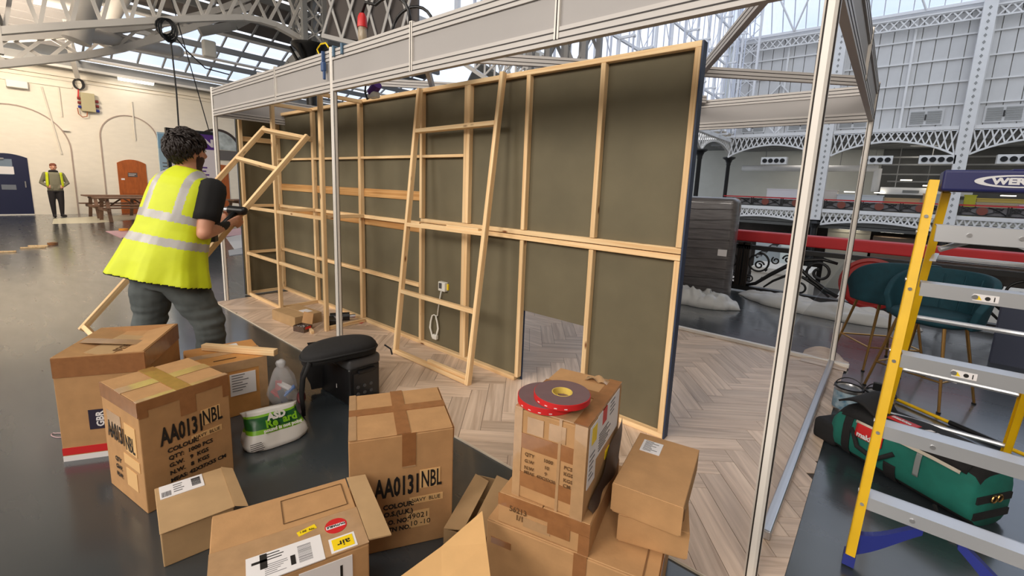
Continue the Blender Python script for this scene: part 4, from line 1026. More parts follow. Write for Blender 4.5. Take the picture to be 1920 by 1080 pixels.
def finelines(t, F, u0, v0, u1, v1, n, m=INKG, hgt=.35):
    mb = MB(); rnd = random.Random(n)
    for k in range(n):
        v = v1 - (v1 - v0)*(k + .5)/n; mb.box((u0, v, .0005), (u0 + (u1 - u0)*(.45 + .5*rnd.random()), v + (v1 - v0)/n*hgt, .0021))
    part('label_lines', mb, m, t, F)

# --- box with AA0131NBL at left
w, d, h = .389, .377, .534
t, Mb = carton('cardboard_box', 'tall cardboard box printed AA0131NBL with cross taped top, left group', -2.762, .285, 10.1, w, d, h, seam='y')
F = face(Mb, w, d, h, 'right'); T = face(Mb, w, d, h, 'top'); L_ = face(Mb, w, d, h, 'front')
strip(t, T, .155, 0, .225, d, CLEARTAPE); strip(t, T, 0, .15, w, .215, TAPE, th=.0018); strip(t, T, w - .03, 0, w, d, CLEARTAPE, th=.001)
strip(t, F, 0, h - .045, d, h, TAPE); strip(t, F, .16, h - .13, .225, h - .02, TAPE, th=.0016); strip(t, F, 0, h - .075, .035, h - .01, TAPE, th=.002); strip(t, F, d - .03, h - .11, d, h - .01, TAPE, th=.002)
strip(t, F, .243, .315, .330, .395, STK, 'sticker'); strip(t, F, .195, .257, .332, .285, STK, 'sticker')
prints(t, F, [('AA0131', .072, .298, .118, .46, .0036), ('NBL', .246, .318, .108, .46, .0014), ('COLOUR:', .094, .250, .030, 1.0, .0010), ('NAVY  BLUE', .202, .263, .024, .92, 0), ('QTY:  1000 PCS', .096, .213, .028, 1.0, .0008),
              ('G.W.   9  KGS', .096, .176, .028, 1.0, .0008), ('N.W.   8  KGS', .096, .138, .028, 1.0, .0008), ('MEAS: 42X37X55 CM', .096, .100, .027, 1.0, .0008)])
strip(t, L_, 0, h - .07, w, h, TAPE); strip(t, L_, .05, h - .20, .20, h - .12, CLEARTAPE); strip(t, L_, .235, .26, .345, .40, STK, 'sticker'); strip(t, L_, .2, .19, .36, .24, STK, 'sticker'); strip(t, L_, .21, .08, .32, .17, STK, 'sticker')
prints(t, L_, [('AA0131', .05, .28, .118, .46, .0022), ('NBL', .238, .27, .108, .46, .0008)]); prints(t, L_, [('QTY', .1, .17, .03, 1, .001), ('G.W.', .1, .13, .03, 1, .001), ('N.W.', .1, .09, .03, 1, .001)])

# --- large box at far left with sunken top flaps
w, d, h = .391, .507, .576
t, Mb = carton('cardboard_box', 'largest brown box at far left with GBR label and red tape', -3.155, .154, 60.1, w, d, h - .03, flaps=False)
F = face(Mb, w, d, h, 'front'); R_ = face(Mb, w, d, h, 'right')
for nm, pr in (('side_wall', [(0, 0), (w, 0), (w, .006), (0, .006)]), ('side_wall', [(0, d - .006), (w, d - .006), (w, d), (0, d)]), ('side_wall', [(0, .006), (.006, .006), (.006, d - .006), (0, d - .006)]), ('side_wall', [(w - .006, .006), (w, .006), (w, d - .006), (w - .006, d - .006)])):
    mb = MB(); mb.prism([(a, b, h - .03) for a, b in pr], (0, 0, .03)); part(nm, mb, CARD, t, Mb)
for k, (x0, x1, za, zb) in enumerate(((.006, w/2 - .01, h - .002, h - .045), (w - .006, w/2 + .01, h - .002, h - .038))):
    mb = MB(); mb.prism([(x0, .008, za), (x1, .008, zb), (x1, d - .008, zb - .006), (x0, d - .008, za)], (0, 0, .005)); part('top_flap', mb, CARD, t, Mb)
mb = MB(); mb.prism([(.09, .10, h - .020), (.21, .06, h - .032), (.27, .36, h - .030), (.14, .40, h - .022)], (0, 0, .004)); part('top_flap', mb, CARD2, t, Mb)
mb = MB(); mb.prism([(.02, .22, h + .002), (.34, .18, h - .024), (.34, .26, h - .024), (.02, .30, h + .002)], (0, 0, .0015)); part('tape', mb, CLEARTAPE, t, Mb)
text('printed_text', '0220XS', .07, INKB, t, Mb @ Matrix.Translation((.245, .11, h - .024)) @ rotz(78), .8, .0006)
strip(t, F, 0, h - .11, w, h - .005, TAPE); strip(t, R_, 0, h - .10, d, h - .005, TAPE)
strip(t, F, 0, .035, w, .075, REDS); strip(t, F, 0, .0, w, .03, PAPER, 'tape'); strip(t, R_, 0, .035, d, .075, REDS)
strip(t, F, .125, .165, .215, .275, mat('label_dark', C(40, 32, 52), .5), 'label', rot=0); strip(t, F, .215, .165, .36, .275, PAPER, 'label')
text('printed_text', 'GBR', .045, PAPER, t, F @ Matrix.Translation((.188, .178, .0024)) @ rotz(90), 1, .0014)
finelines(t, F, .26, .18, .34, .25, 4)

# --- orange box behind with batten on top
w, d, h = .405, .40, .367
t, Mb = carton('cardboard_box', 'shiny orange box with address label and batten on top', -3.066, .722, 82.2, w, d, h, m=CARD3, seam='x')
F = face(Mb, w, d, h, 'front'); T = face(Mb, w, d, h, 'top'); R_ = face(Mb, w, d, h, 'right')
strip(t, T, 0, .16, w, .23, CLEARTAPE); strip(t, F, 0, h - .06, w, h, CLEARTAPE); strip(t, F, w - .05, .02, w, h - .06, CLEARTAPE)
strip(t, F, .19, .14, .335, .285, PAPER, 'address_label'); finelines(t, F, .2, .16, .32, .28, 7)
strip(t, T, .18, .28, .30, .36, PAPER, 'label')
finelines(t, T, .12, .05, .36, .08, 1, INKB)
o = timber(None, (-3.39, .875, .39), (-2.965, 1.165, .39), .040, .045, (0, 0, 1), name='batten'); tag(o, 'sawn pine batten resting across the orange box', 'batten')

# --- centre AA0131NBL box
w, d, h = .417, .393, .519
t, Mb = carton('cardboard_box', 'centre cardboard box printed AA0131NBL with 49021 sticker', -1.493, .836, 59.4, w, d, h, seam='x', m=CARD)
F = face(Mb, w, d, h, 'front'); T = face(Mb, w, d, h, 'top'); R_ = face(Mb, w, d, h, 'right')
strip(t, T, .185, 0, .24, d, TAPE); strip(t, T, 0, .19, w, .245, TAPE, th=.0018); strip(t, T, 0, 0, .03, d, CLEARTAPE, th=.001)
strip(t, F, .205, h - .15, .26, h, TAPE); strip(t, R_, 0, h - .05, d, h, TAPE); strip(t, F, .205, h - .15, .26, h - .145, CLEARTAPE, th=.002)
strip(t, F, .277, .262, .362, .345, STK, 'sticker'); strip(t, F, .235, .195, .375, .225, STK, 'sticker'); strip(t, F, .222, .085, .318, .160, STK, 'sticker')
prints(t, F, [('AA0131', .096, .250, .118, .47, .0036), ('NBL', .281, .266, .108, .44, .0014), ('COLOUR:', .128, .192, .030, .95, .0010), ('NAVY  BLUE', .243, .203, .024, .92, 0), ('P.O.S.(U.K.)', .110, .158, .030, .95, .0010),
              ('P.O. NO.', .128, .120, .028, .95, .0010), ('CTN NO.', .128, .085, .028, .95, .0010), ('49021', .226, .127, .034, 1.05, 0), ('10 -10', .235, .094, .032, 1.05, 0)])

# --- small open mailer box with label
w, d, h = .243, .32, .153
t, Mb = carton('cardboard_box', 'small buff box with white barcode label and open side flap', -1.982, .325, 81.2, w, d, h, m=CARD2, flaps=False)
mb = MB(); mb.rbox((-.003, -.012, h), (w + .003, d, h + .005), .002, seg=1); part('lid', mb, CARD2, t, Mb)
mb = MB(); mb.prism([(w + .002, -.01, h + .004), (w + .048, -.03, h - .006), (w + .044, d - .03, h - .004), (w + .002, d, h + .004)], (0, 0, .004)); part('lid_flap', mb, CARD2, t, Mb)
T = face(Mb, w, d, h + .005, 'top'); strip(t, T, .012, .215, .168, .315, PAPER, 'label'); barcode(t, T, .125, .24, .158, .30, 12, vert=True); barcode(t, T, .018, .225, .052, .262, 9, INKG); finelines(t, T, .06, .23, .118, .30, 4)

# --- big parcel with courier labels at the bottom
w, d, h = .455, .385, .4245
t, Mb = carton('cardboard_box', 'big taped parcel with courier labels, red disc and yellow air sticker', -1.251, .282, 71.4, w, d, h, m=CARD, seam='x', sc=.94)
T = face(Mb, w, d, h, 'top'); F = face(Mb, w, d, h, 'front')
strip(t, T, 0, 0, w, .19, CLEARTAPE, 'tape', .001)
mb = MB()
for a, b in (((.216, .222), (.429, .222)), ((.429, .222), (.429, .352)), ((.429, .352), (.216, .352)), ((.216, .352), (.216, .222))): mb.beam((a[0], a[1], .001), (b[0], b[1], .001), .0025, .001)
part('printed_rectangle', mb, INKB, t, T)
mb = MB(); mb.cyl((.372, .128, 0), (.372, .128, .0022), .036, 28); part('red_round_sticker', mb, REDS, t, T)
strip(t, T, .340, .118, .402, .134, PAPER, 'sticker_band', .003); text('printed_text', 'DUTIABLE', .013, INK, t, T @ Matrix.Translation((.401, .131, .0036)) @ rotz(180), 1, .0004)
strip(t, T, .338, .006, .420, .072, PAPER, 'air_sticker', .002); strip(t, T, .346, .014, .412, .064, YELS, 'air_sticker_face', .003)
text('printed_text', 'air', .036, INK, t, T @ Matrix.Translation((.402, .048, .0036)) @ rotz(180), 1.1, .0003)
strip(t, T, .252, .141, .312, .164, YELS, 'yellow_sticker', .002, rot=14); prints(t, T @ Matrix.Translation((0, 0, .001)), [('1.00  No.', .258, .146, .013, 1, 0)])
strip(t, T, .10, -.002, .318, .112, PAPER, 'courier_label', .002)
barcode(t, T, .245, .018, .285, .092, 22, INKG, True); finelines(t, T, .155, .07, .225, .105, 3, INK); finelines(t, T, .15, .012, .225, .06, 6)
mb = MB(); mb.box((.115, .074, .001), (.158, .084, .0028)); mb.box((.138, .046, .001), (.158, .108, .0028)); part('label_logo', mb, INK, t, T); part('label_block', MB().box((.222, .02, .001), (.236, .06, .0028)), INK, t, T)
strip(t, F, .24, h - .10, .40, h - .02, PAPER, 'label', .002); text('printed_text', '1', .06, INK, t, F @ Matrix.Translation((.35, h - .085, .0025)), 1, .001)
mb = MB(); mb.prism([(w + .002, .012, h - .002), (w + .075, .0, h - .004), (w + .073, d - .02, h - .002), (w + .002, d - .006, h - .002)], (0, 0, .005)); part('open_flap', mb, CARD2, t, Mb)
0 and mb.prism([(w + .004, .0, h - .14), (w + .075, -.004, h - .004), (w + .07, -.004, h - .004), (w + .0, .0, h - .15)], (0, .004, 0)); None

# --- open long carton
Mb = trs((-1.228, 1.10, 0), 24.3); w, d, h = .182, .375, .124
t = thing('open_carton', 'narrow brown carton with both top flaps half open', 'box', M=Mb, group='cardboard boxes in the foreground')
for a, b in (((0, 0, 0), (w, .004, h)), ((0, d - .004, 0), (w, d, h)), ((0, .004, 0), (.004, d - .004, h)), ((w - .004, .004, 0), (w, d - .004, h)), ((.004, .004, 0), (w - .004, d - .004, .004))):
    part('side_wall', MB().box(a, b), CARD2, t, Mb)
mb = MB(); mb.prism([(0, 0, h), (.085, .004, h + .012), (.085, d - .05, h + .014), (0, d, h)], (0, 0, .004)); part('top_flap', mb, CARD2, t, Mb)
mb = MB(); mb.prism([(w, 0, h), (.112, .004, h + .022), (.112, d - .01, h + .024), (w, d, h)], (0, 0, .004)); part('top_flap', mb, CARD2, t, Mb)

# --- big bottom carton of the right stack
w, d, h = .60, .56, .33
t, Mb = carton('cardboard_box', 'wide bottom carton of the right hand stack', -.972, 1.08, 14.5, w, d, h, m=CARD, seam='x')
F = face(Mb, w, d, h, 'front'); T = face(Mb, w, d, h, 'top'); R_ = face(Mb, w, d, h, 'right')
strip(t, F, .33, 0, .375, h, TAPE); strip(t, F, .02, h - .09, .10, h - .065, TAPE); strip(t, T, w - .05, .0, w - .045, d, CARDE, 'crease'); strip(t, R_, 0, h - .05, d, h, TAPE)
# --- loose open carton in front with a bright flap
Mb = trs((-.775, .47, 0), 43); w, d, h = .27, .30, .325
t = thing('open_carton', 'open carton at the bottom edge with one bright flap folded out', 'box', M=Mb, group='cardboard boxes in the foreground')
for a, b in (((0, 0, 0), (w, .005, h)), ((0, d - .005, 0), (w, d, h)), ((0, .005, 0), (.005, d - .005, h)), ((w - .005, .005, 0), (w, d - .005, h)), ((.005, .005, 0), (w - .005, d - .005, .005))):
    part('side_wall', MB().box(a, b), CARD, t, Mb)
A = Vector((-.983, 1.065, .362)); Bv = atz(735, 1092, .335); Cv = atz(921, 1092, .33)
mb = MB(); mb.prism([Bv, A.lerp(Bv, .5) + Vector((0, 0, -.012)), A, Cv.lerp(A, .5), Cv, (Bv + Cv)/2], (0, 0, -.005)); part('bright_flap', mb, CARDIN, t)

# --- flat box and tall taped box on top
w, d, h = .337, .43, .116
t, Mb = carton('cardboard_box', 'flat battered carton with 56213 handwriting under the taped box', -.934, 1.096, 14.4, w, d, h, .33, CARD, seam='y')
F = face(Mb, w, d, h, 'front'); strip(t, F, 0, h - .045, w, h, TAPE); strip(t, F, .19, .03, .27, h - .03, TAPE, th=.0016); strip(t, F, .10, .02, .2, .055, CLEARTAPE); strip(t, F, .3, 0, w, .07, TAPE, th=.0018)
prints(t, F, [('56213', .045, .062, .030, .9, .0004), ('1/1', .07, .036, .028, .9, .0004)], INKB)
w, d, h = .263, .40, .333
t, Mb = carton('cardboard_box', 'tall parcel wound in clear tape carrying the tape rolls', -.896, 1.123, 11.5, w, d, h, .446, CARD, seam='x')
F = face(Mb, w, d, h, 'front'); T = face(Mb, w, d, h, 'top'); R_ = face(Mb, w, d, h, 'right')
strip(t, F, 0, .19, w, .245, TAPE); strip(t, F, 0, .045, w, .10, TAPE); strip(t, F, 0, 0, .03, h, CLEARTAPE, th=.0016); strip(t, F, .165, 0, .175, h, CLEARTAPE, th=.0018); strip(t, F, .22, 0, w, h, CLEARTAPE, th=.0016); strip(t, F, .05, .25, .11, .31, CLEARTAPE, th=.0015); strip(t, F, .13, .25, .19, .31, CLEARTAPE, th=.0015)
prints(t, F, [('QTY', .045, .165, .018, 1, .0002), ('G.W', .045, .14, .018, 1, .0002), ('N.W', .045, .115, .018, 1, .0002), ('MEAS  43X25X30', .045, .098, .016, 1, .0002), ('1000', .115, .165, .018, 1, .0002), ('10', .12, .14, .018, 1, .0002), ('9', .122, .117, .018, 1, .0002), ('PCS', .19, .165, .018, 1, .0002), ('KGS', .19, .143, .018, 1, .0002), ('KGS', .19, .12, .018, 1, .0002), ('CM', .19, .10, .018, 1, .0002)], INKB)
strip(t, T, 0, .20, w, .26, TAPE); strip(t, T, w - .05, 0, w, d, TAPE, th=.0016); strip(t, T, 0, 0, w, .05, CLEARTAPE, th=.0014)
strip(t, R_, .02, .10, .10, .32, PAPER, 'courier_label'); strip(t, R_, .10, .17, .36, .325, PAPER, 'courier_label', .0014); strip(t, R_, .04, .25, .09, .31, YELS, 'sticker', .002); strip(t, R_, .15, .27, .20, .325, REDS, 'sticker', .002); finelines(t, R_, .12, .18, .3, .25, 7, INK); finelines(t, R_, .03, .12, .09, .22, 6); strip(t, R_, .22, .10, .27, .135, YELS, 'sticker'); finelines(t, R_, .24, .26, .34, .32, 4)
mb = MB(); mb.grid(lambda u, v: Mb @ Vector((.13 + .09*u, .335 + .04*v, h + .003 + .016*abs(math.sin(5*u + 2*v))*math.sin(math.pi*u))), 9, 5); part('crumpled_tape', mb, CLEARTAPE, t, smooth=True)
# dark film clinging to the lower right side of it
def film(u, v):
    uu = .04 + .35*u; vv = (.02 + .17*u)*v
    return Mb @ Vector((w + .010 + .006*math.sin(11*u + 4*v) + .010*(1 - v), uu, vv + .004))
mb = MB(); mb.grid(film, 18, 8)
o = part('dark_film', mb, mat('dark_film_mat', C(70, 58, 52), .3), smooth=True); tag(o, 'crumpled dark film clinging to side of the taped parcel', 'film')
# --- two lidded boxes at the right of the stack
for k, (x, y, a, w, d, h, z, lab) in enumerate(((-.569, 1.308, 20.4, .222, .36, .101, .33, 'lower of two plain lidded boxes on the bottom carton'), (-.597, 1.304, 10.6, .224, .374, .106, .431, 'upper plain lidded box with small white printed label'))):
    t, Mb = carton('lidded_box', lab, x, y, a, w, d, h, z, CARD, flaps=False)
    e = .003
    mb = MB(); mb.rbox((-e, -e, h - .001), (w + e, d + e, h + .004), .002, seg=1); part('lid', mb, CARD, t, Mb)
    mb = MB(); mb.box((-e, -e - .003, .012), (w + e, -e, h + .002)); part('lid_front', mb, CARD, t, Mb)
    part('lid_slot', MB().box((w + e, .02, h*.45), (w + e + .002, .03, h*.8)), CARDE, t, Mb); part('lid_side', MB().box((w, .01, .03), (w + e, d - .01, h)), CARD, t, Mb)
    if k:
        T = face(Mb, w, d, h + .004, 'top'); strip(t, T, .026, .245, .10, .33, PAPER, 'label'); finelines(t, T, .035, .25, .09, .325, 8)

# --- rolls of tape
def roll(loc, r, ri, hh, lab, tilt=None):
    M = Matrix.Translation(loc) @ (tilt or Matrix.Identity(4))
    t = thing('tape_roll', lab, 'tape roll', M=M, group='double sided tape rolls')
    mb = MB(); mb.lathe([(ri, 0), (r, 0), (r, hh), (ri, hh), (ri, 0)], 48); mb2 = MB()
    part('red_liner', MB().lathe([(r*.97, 0), (r, .001), (r, hh - .001), (r*.97, hh)], 56), REDS, t, M, smooth='auto')
    part('tape_winding', MB().lathe([(ri, 0), (r*.98, 0), (r*.98, hh + .0004), (ri, hh + .0004), (ri, 0)], 56), mat('tape_side', C(112, 88, 90), .5, var=.06, vscale=30) if 'tape_side' not in MATS else MATS['tape_side'], t, M, smooth='auto')
    part('core', MB().lathe([(ri*.92, -.0002), (ri, -.0002), (ri, hh + .001), (ri*.92, hh + .001), (ri*.92, -.0002)], 40), mat('tape_core', C(214, 186, 90), .6) if 'tape_core' not in MATS else MATS['tape_core'], t, M, smooth='auto')
    F = M
    for k in range(4):
        a = -1.9 + k*.35; part('liner_print', MB().box((-.005, -.0008, .006), (.005, 0, .0085)), PAPER, t, M @ Matrix.Rotation(a + math.pi/2, 4, 'Z') @ Matrix.Translation((0, -r, 0)))
ZT = .779 + .003
roll((-.835, 1.225, ZT), .105, .036, .024, 'lower red edged tape roll on the taped parcel')
roll((-.785, 1.24, ZT + .0245), .098, .036, .022, 'upper red edged tape roll overlapping the lower one')

# ------------------------------------------------------------------ bags on the floor
def bag_ring(cx, cy, z, rx, ry, a, n=28, amp=.06, seed=0.0):
    out = []
    for k in range(n):
        t_ = 2*math.pi*k/n; f = 1 + amp*noise.noise(Vector((math.cos(t_)*2 + seed, math.sin(t_)*2, z*9)))*2
        # squarish
        cxs, sns = math.cos(t_), math.sin(t_); q = (abs(cxs)**3 + abs(sns)**3)**(-1/3)
        x, y = rx*cxs*q*f, ry*sns*q*f
        out.append(Vector((cx + x*math.cos(a) - y*math.sin(a), cy + x*math.sin(a) + y*math.cos(a), z)))
    return out
WHITEBAG = mat('bag_white', C(226, 222, 216), .32, var=.05, vscale=9, bump=.2, bscale=16); GREENB = mat('bag_dark_green', C(26, 92, 40), .32, bump=.2, bscale=16); LIMEB = mat('bag_lime', C(126, 186, 30), .32, bump=.2, bscale=16)
a0 = math.atan2(1.12 - .86, -2.50 + 2.53); cxb, cyb = -2.575, .985
t = thing('carrier_bag', 'white and green plastic carrier bag slumped on the floor', 'bag', (cxb, cyb, 0))
zs = [0, .008, .03, .065, .088, .11, .132, .152, .168, .178, .188, .20]; rx = [.135, .165, .178, .165, .155, .146, .138, .132, .128, .128, .13, .134]; ry = [.07, .085, .085, .075, .066, .057, .048, .038, .028, .022, .018, .012]
rings = [bag_ring(cxb - .004*i, cyb, z, rx[i], ry[i], a0 - .04*i*.3, 40, .05 + .010*i, 3.1) for i, z in enumerate(zs)]
mb = MB(); mb.loft(rings)
n_ = 40; idx = 0
mb.fm = []
for i in range(len(rings) - 1):
    for k in range(n_): mb.fm.append(0 if i < 4 else 2 if i == 4 else 1 if i < 8 else 2 if i == 8 else 0)
mb.fm += [0, 0]
part('sack', mb, [WHITEBAG, GREENB, LIMEB], t, smooth=True)
U = Vector((math.cos(a0), math.sin(a0), 0)); Nf = Vector((U.y, -U.x, 0))
def bagF(u, z, off): return frame(Vector((cxb, cyb, z*.87)) + U*u + Nf*off, U, (Vector((0, 0, 1)) - Nf*.55).normalized())
text('printed_text', 'Re', .058, LIMEB, t, bagF(-.06, .150, .062), 1, .002); text('printed_text', 'ard', .058, LIMEB, t, bagF(.03, .156, .060), 1, .002)
text('printed_text', 'ASD', .05, WHITEBAG, t, bagF(-.045, .19, .046), 1, .003)
text('printed_text', 'pound is not point', .027, WHITEBAG, t, bagF(-.075, .128, .076), 1, .0012)
finelines(t, bagF(-.15, .03, .108), 0, 0, .075, .05, 5, INK)
cxb, cyb = -3.015, 1.225
t = thing('clear_bag', 'clear plastic bag tied at the top with coloured packets inside', 'bag', (cxb, cyb, 0))
CLEARB = mat('clear_bag_film', C(222, 222, 224), .22, alpha=.30, bump=.3, bscale=14)
zs = [0, .01, .05, .10, .15, .20, .24, .27, .285, .31, .33]; rr = [.055, .075, .09, .092, .082, .068, .052, .038, .024, .03, .022]
mb = MB(); mb.loft([bag_ring(cxb + .006*i, cyb - .004*i, z, rr[i], rr[i]*.8, .8, 24, .12, 7.7) for i, z in enumerate(zs)]); part('film', mb, CLEARB, t, smooth=True)
mb = MB(); mb.loft([bag_ring(cxb + .05, cyb - .03, z, r_, r_*.8, .5, 14, .15, 1) for z, r_ in ((.275, .012), (.295, .020), (.318, .024), (.335, .010))]); part('knot', mb, CLEARB, t, smooth=True)
for k, (dx, dy, dz, c, rz_, ry_) in enumerate(((.0, -.02, .03, REDS, 40, 35), (.025, .02, .045, mat('packet_blue', C(40, 110, 190), .4), 70, -40), (-.01, .02, .075, PAPER, 20, 10), (-.03, -.01, .06, REDS, -30, 50), (.03, -.01, .02, mat('packet_dark', C(40, 40, 60), .5), 10, 60))):
    M = Matrix.Translation((cxb + dx*1.2 + .02, cyb + dy*1.2 - .02, dz + .045)) @ rotz(rz_) @ Matrix.Rotation(math.radians(ry_), 4, 'Y')
    mb = MB(); mb.rbox((-.055, -.020, -.008), (.055, .020, .008), .003, seg=1); part('packet', mb, c, t, M)

# ------------------------------------------------------------------ power station under its carry case
t = thing('power_station', 'black portable power station box under the open carry case', 'power station', (-2.84, 1.6, 0))
mb = MB(); mb.rbox((-3.05, 1.49, 0), (-2.63, 1.73, .27), .02); part('body', mb, BLACKP, t, smooth='auto')
mb = MB(); mb.rbox((-3.055, 1.485, .255), (-2.625, 1.735, .335), .025); part('lid', mb, GREYP, t, smooth='auto')
part('outlet_panel', MB().box((-2.628, 1.52, .05), (-2.622, 1.70, .23)), mat('panel_dark', C(34, 34, 36), .3), t)
part('handle', MB().rbox((-2.63, 1.55, .225), (-2.605, 1.68, .25), .008), BLACKP, t)
for i in range(3):
    for j in range(2): 
        mb = MB(); mb.cyl((-2.622, 1.55 + .05*i, .08 + .05*j), (-2.618, 1.55 + .05*i, .08 + .05*j), .012, 10); part('outlet', mb, GREYP, t)
part('label_sticker', MB().box((-2.80, 1.488, .09), (-2.795, 1.49, .12)), PAPER, t)
t = thing('carry_case', 'black fabric carry case lying open on top of power station', 'bag', (-2.76, 1.5, .34))
ctr = Vector((-2.755, 1.495, .40)); ua = math.atan2(.40, .13)
def ell(s, z, k=1.0, tilt=.06):
    out = []
    for i in range(36):
        a = 2*math.pi*i/36; q = (abs(math.cos(a))**2.5 + abs(math.sin(a))**2.5)**(-1/2.5); x, y = .245*s*math.cos(a)*q, .150*s*math.sin(a)*q
        p = Vector((x*math.cos(ua) - y*math.sin(ua), x*math.sin(ua) + y*math.cos(ua), z + tilt*x - .02*(x/.245)**2)); out.append(ctr + p)
    return out
mb = MB(); mb.loft([ell(.88, -.05), ell(.98, -.045), ell(1.0, -.01), ell(.99, .015), ell(.93, .03), ell(.6, .038), ell(.2, .04)]); part('lid', mb, BLACKF, t, smooth=True)
mb = MB(); mb.tube([p for p in ell(1.005, -.008)], .008, 6, True); part('piping', mb, BLACKF, t, smooth=True)
mb = MB(); mb.grid(lambda u, v: Vector((-3.03 + .05*u, 1.40 + .14*u + .02*math.sin(8*v), .36*(1 - v) + .02)), 5, 9); part('hanging_side', mb, BLACKF, t, smooth=True)
for k, (dx, dy) in enumerate(((0, 0), (.08, -.03))):
    mb = MB(); mb.tube([(-2.80 + dx, 1.30 + dy, .36), (-2.83 + dx, 1.27 + dy, .25), (-2.84 + dx, 1.26 + dy, .12), (-2.80 + dx, 1.25 + dy, .01)], [.016, .014, .014, .012], 6); part('strap', mb, BLACKF, t, smooth=True)
mb = MB(); mb.tube([(-2.56, 1.72, .41), (-2.53, 1.75, .38), (-2.52, 1.755, .34)], .006, 5); part('zip_pull', mb, BLACKF, t)
mb = MB(); mb.grid(lambda u, v: Vector((-2.97 + .22*u, 1.735 + .02*math.sin(6*u), .37 - .33*v)), 8, 6); part('hanging_side', mb, BLACKF, t, smooth=True)
mb = MB(); mb.lathe([(0, 0), (.022, .004), (.03, .03), (.028, .06), (.012, .085), (.01, .10), (0, .10)], 14, trs((-2.93, 1.30, 0))); o = part('small_bottle', mb, mat('bottle_pink', C(120, 60, 62), .15, coat=.5), smooth='auto'); tag(o, 'small reddish glossy bottle beside the carry case straps', 'bottle')

# ------------------------------------------------------------------ small things on the vinyl
t, Mb = carton('small_carton', 'flat brown carton with white label on the vinyl', -4.97, 1.93, 5, .46, .30, .11, VZ, CARD2, group=None)
T = face(Mb, .46, .30, .11, 'top'); strip(t, T, .25, .16, .37, .25, PAPER, 'label')
Mb = trs((-4.43, 1.915, VZ), 18); t = thing('screw_box', 'small open screw box with red and black print', 'box', M=Mb)
for a, b in (((0, 0, 0), (.14, .003, .06)), ((0, .107, 0), (.14, .11, .06)), ((0, .003, 0), (.003, .107, .06)), ((.137, .003, 0), (.14, .107, .06)), ((.003, .003, 0), (.137, .107, .003))): part('side_wall', MB().box(a, b), mat('screw_box_print', C(92, 72, 60), .5, var=.5, vscale=60) if 'screw_box_print' not in MATS else MATS['screw_box_print'], t, Mb)
part('open_lid', MB().prism([(0, .108, .06), (.14, .108, .06), (.135, .135, .17), (.005, .135, .17)], (0, .003, 0)), CARD, t, Mb); part('red_band', MB().box((.141, .02, .03), (.142, .09, .055)), REDS, t, Mb)
mb = MB()
for k in range(40): a = random.uniform(.01, .13); b = random.uniform(.01, .10); mb.cyl((a, b, .04), (a + random.uniform(-.02, .02), b + random.uniform(-.01, .01), .05), .002, 5)
o = part('screws', mb, STEEL, t, Mb); o['kind'] = 'stuff'
Mb = trs((-4.48, 2.33, VZ), 60); t = thing('cordless_tool', 'black cordless tool with white label lying on vinyl', 'tool', M=Mb)
mb = MB(); mb.cyl((0, 0, .05), (.20, 0, .05), .045, 14); part('motor_housing', mb, BLACKP, t, Mb, smooth='auto'); mb = MB(); mb.rbox((-.02, -.14, .01), (.05, 0, .07), .015); part('grip', mb, BLACKP, t, Mb); mb = MB(); mb.rbox((-.05, -.20, .005), (.09, -.13, .075), .012); part('battery', mb, BLACKP, t, Mb); part('label', MB().box((.04, -.047, .03), (.13, -.044, .07)), PAPER, t, Mb)
mb = MB(); mb.cyl((.2, 0, .05), (.26, 0, .05), .02, 10); part('chuck', mb, STEEL, t, Mb)
o = timber(None, (-4.56, 2.10, VZ + .015), (-4.22, 2.01, VZ + .015), .03, .03, (0, 0, 1), name='batten_offcut'); tag(o, 'short pale offcut beside the screw box', 'batten')
mb = MB(); mb.rbox((-.06, -.03, 0), (.06, .03, .003), .001, trs((-4.26, 2.53, VZ), 30), seg=1); o = part('red_scrap', mb, REDS); tag(o, 'flat red scrap on vinyl at foot of stud wall', 'scrap')
# ------------------------------------------------------------------ step ladder
t = thing('step_ladder', 'yellow fibreglass step ladder with navy top cap and silver steps', 'ladder', (.05, 2.25, 0))
LF = Vector((.05, 2.25, 0)); LT = Vector((.165, 2.60, 1.61)); WB = .56; WT = .36
RF = LF + Vector((WB, -.02, 0)); RT = LT + Vector((WT, -.01, 0))
BLf = Vector((.12, 3.42, 0)); BRf = Vector((.64, 3.40, 0)); BLt = Vector((.20, 2.68, 1.58)); BRt = Vector((.50, 2.68, 1.58))
def channel(a, b, w, dpt, outx, nm, m):
    # C-section stile: web plus two flanges
    a, b = Vector(a), Vector(b); d = (b - a).normalized(); o = Vector(outx); f = d.cross(o).normalized(); M = Matrix.Identity(4)
    for i in range(3): M[i][0] = o[i]; M[i][1] = f[i]; M[i][2] = d[i]
    M.translation = a; L = (b - a).length
    mb = MB(); mb.rbox((-.003, -dpt/2, 0), (.003, dpt/2, L), .002, None, 1); mb.box((0, -dpt/2, 0), (w, -dpt/2 + .006, L)); mb.box((0, dpt/2 - .006, 0), (w, dpt/2, L))
    return part(nm, mb, m, t, M), M
s1, M1 = channel(LF + Vector((0, 0, .03)), LT, .03, .075, (1, 0, 0), 'front_stile', YEL)
s2, M2 = channel(RF + Vector((0, 0, .03)), RT, -.03, .075, (1, 0, 0), 'front_stile', YEL)
s3, M3 = channel(BLf + Vector((0, 0, .02)), BLt, .025, .055, (1, 0, 0), 'rear_stile', YEL); s4, M4 = channel(BRf + Vector((0, 0, .02)), BRt, -.025, .055, (1, 0, 0), 'rear_stile', YEL)
for M in (M1, M2, M3, M4):
    pass
for st, M in ((s1, M1), (s2, M2)): part('foot', MB().box((-.008, -.040, -.032), (.033, .040, .012), M), BLUEP, st)
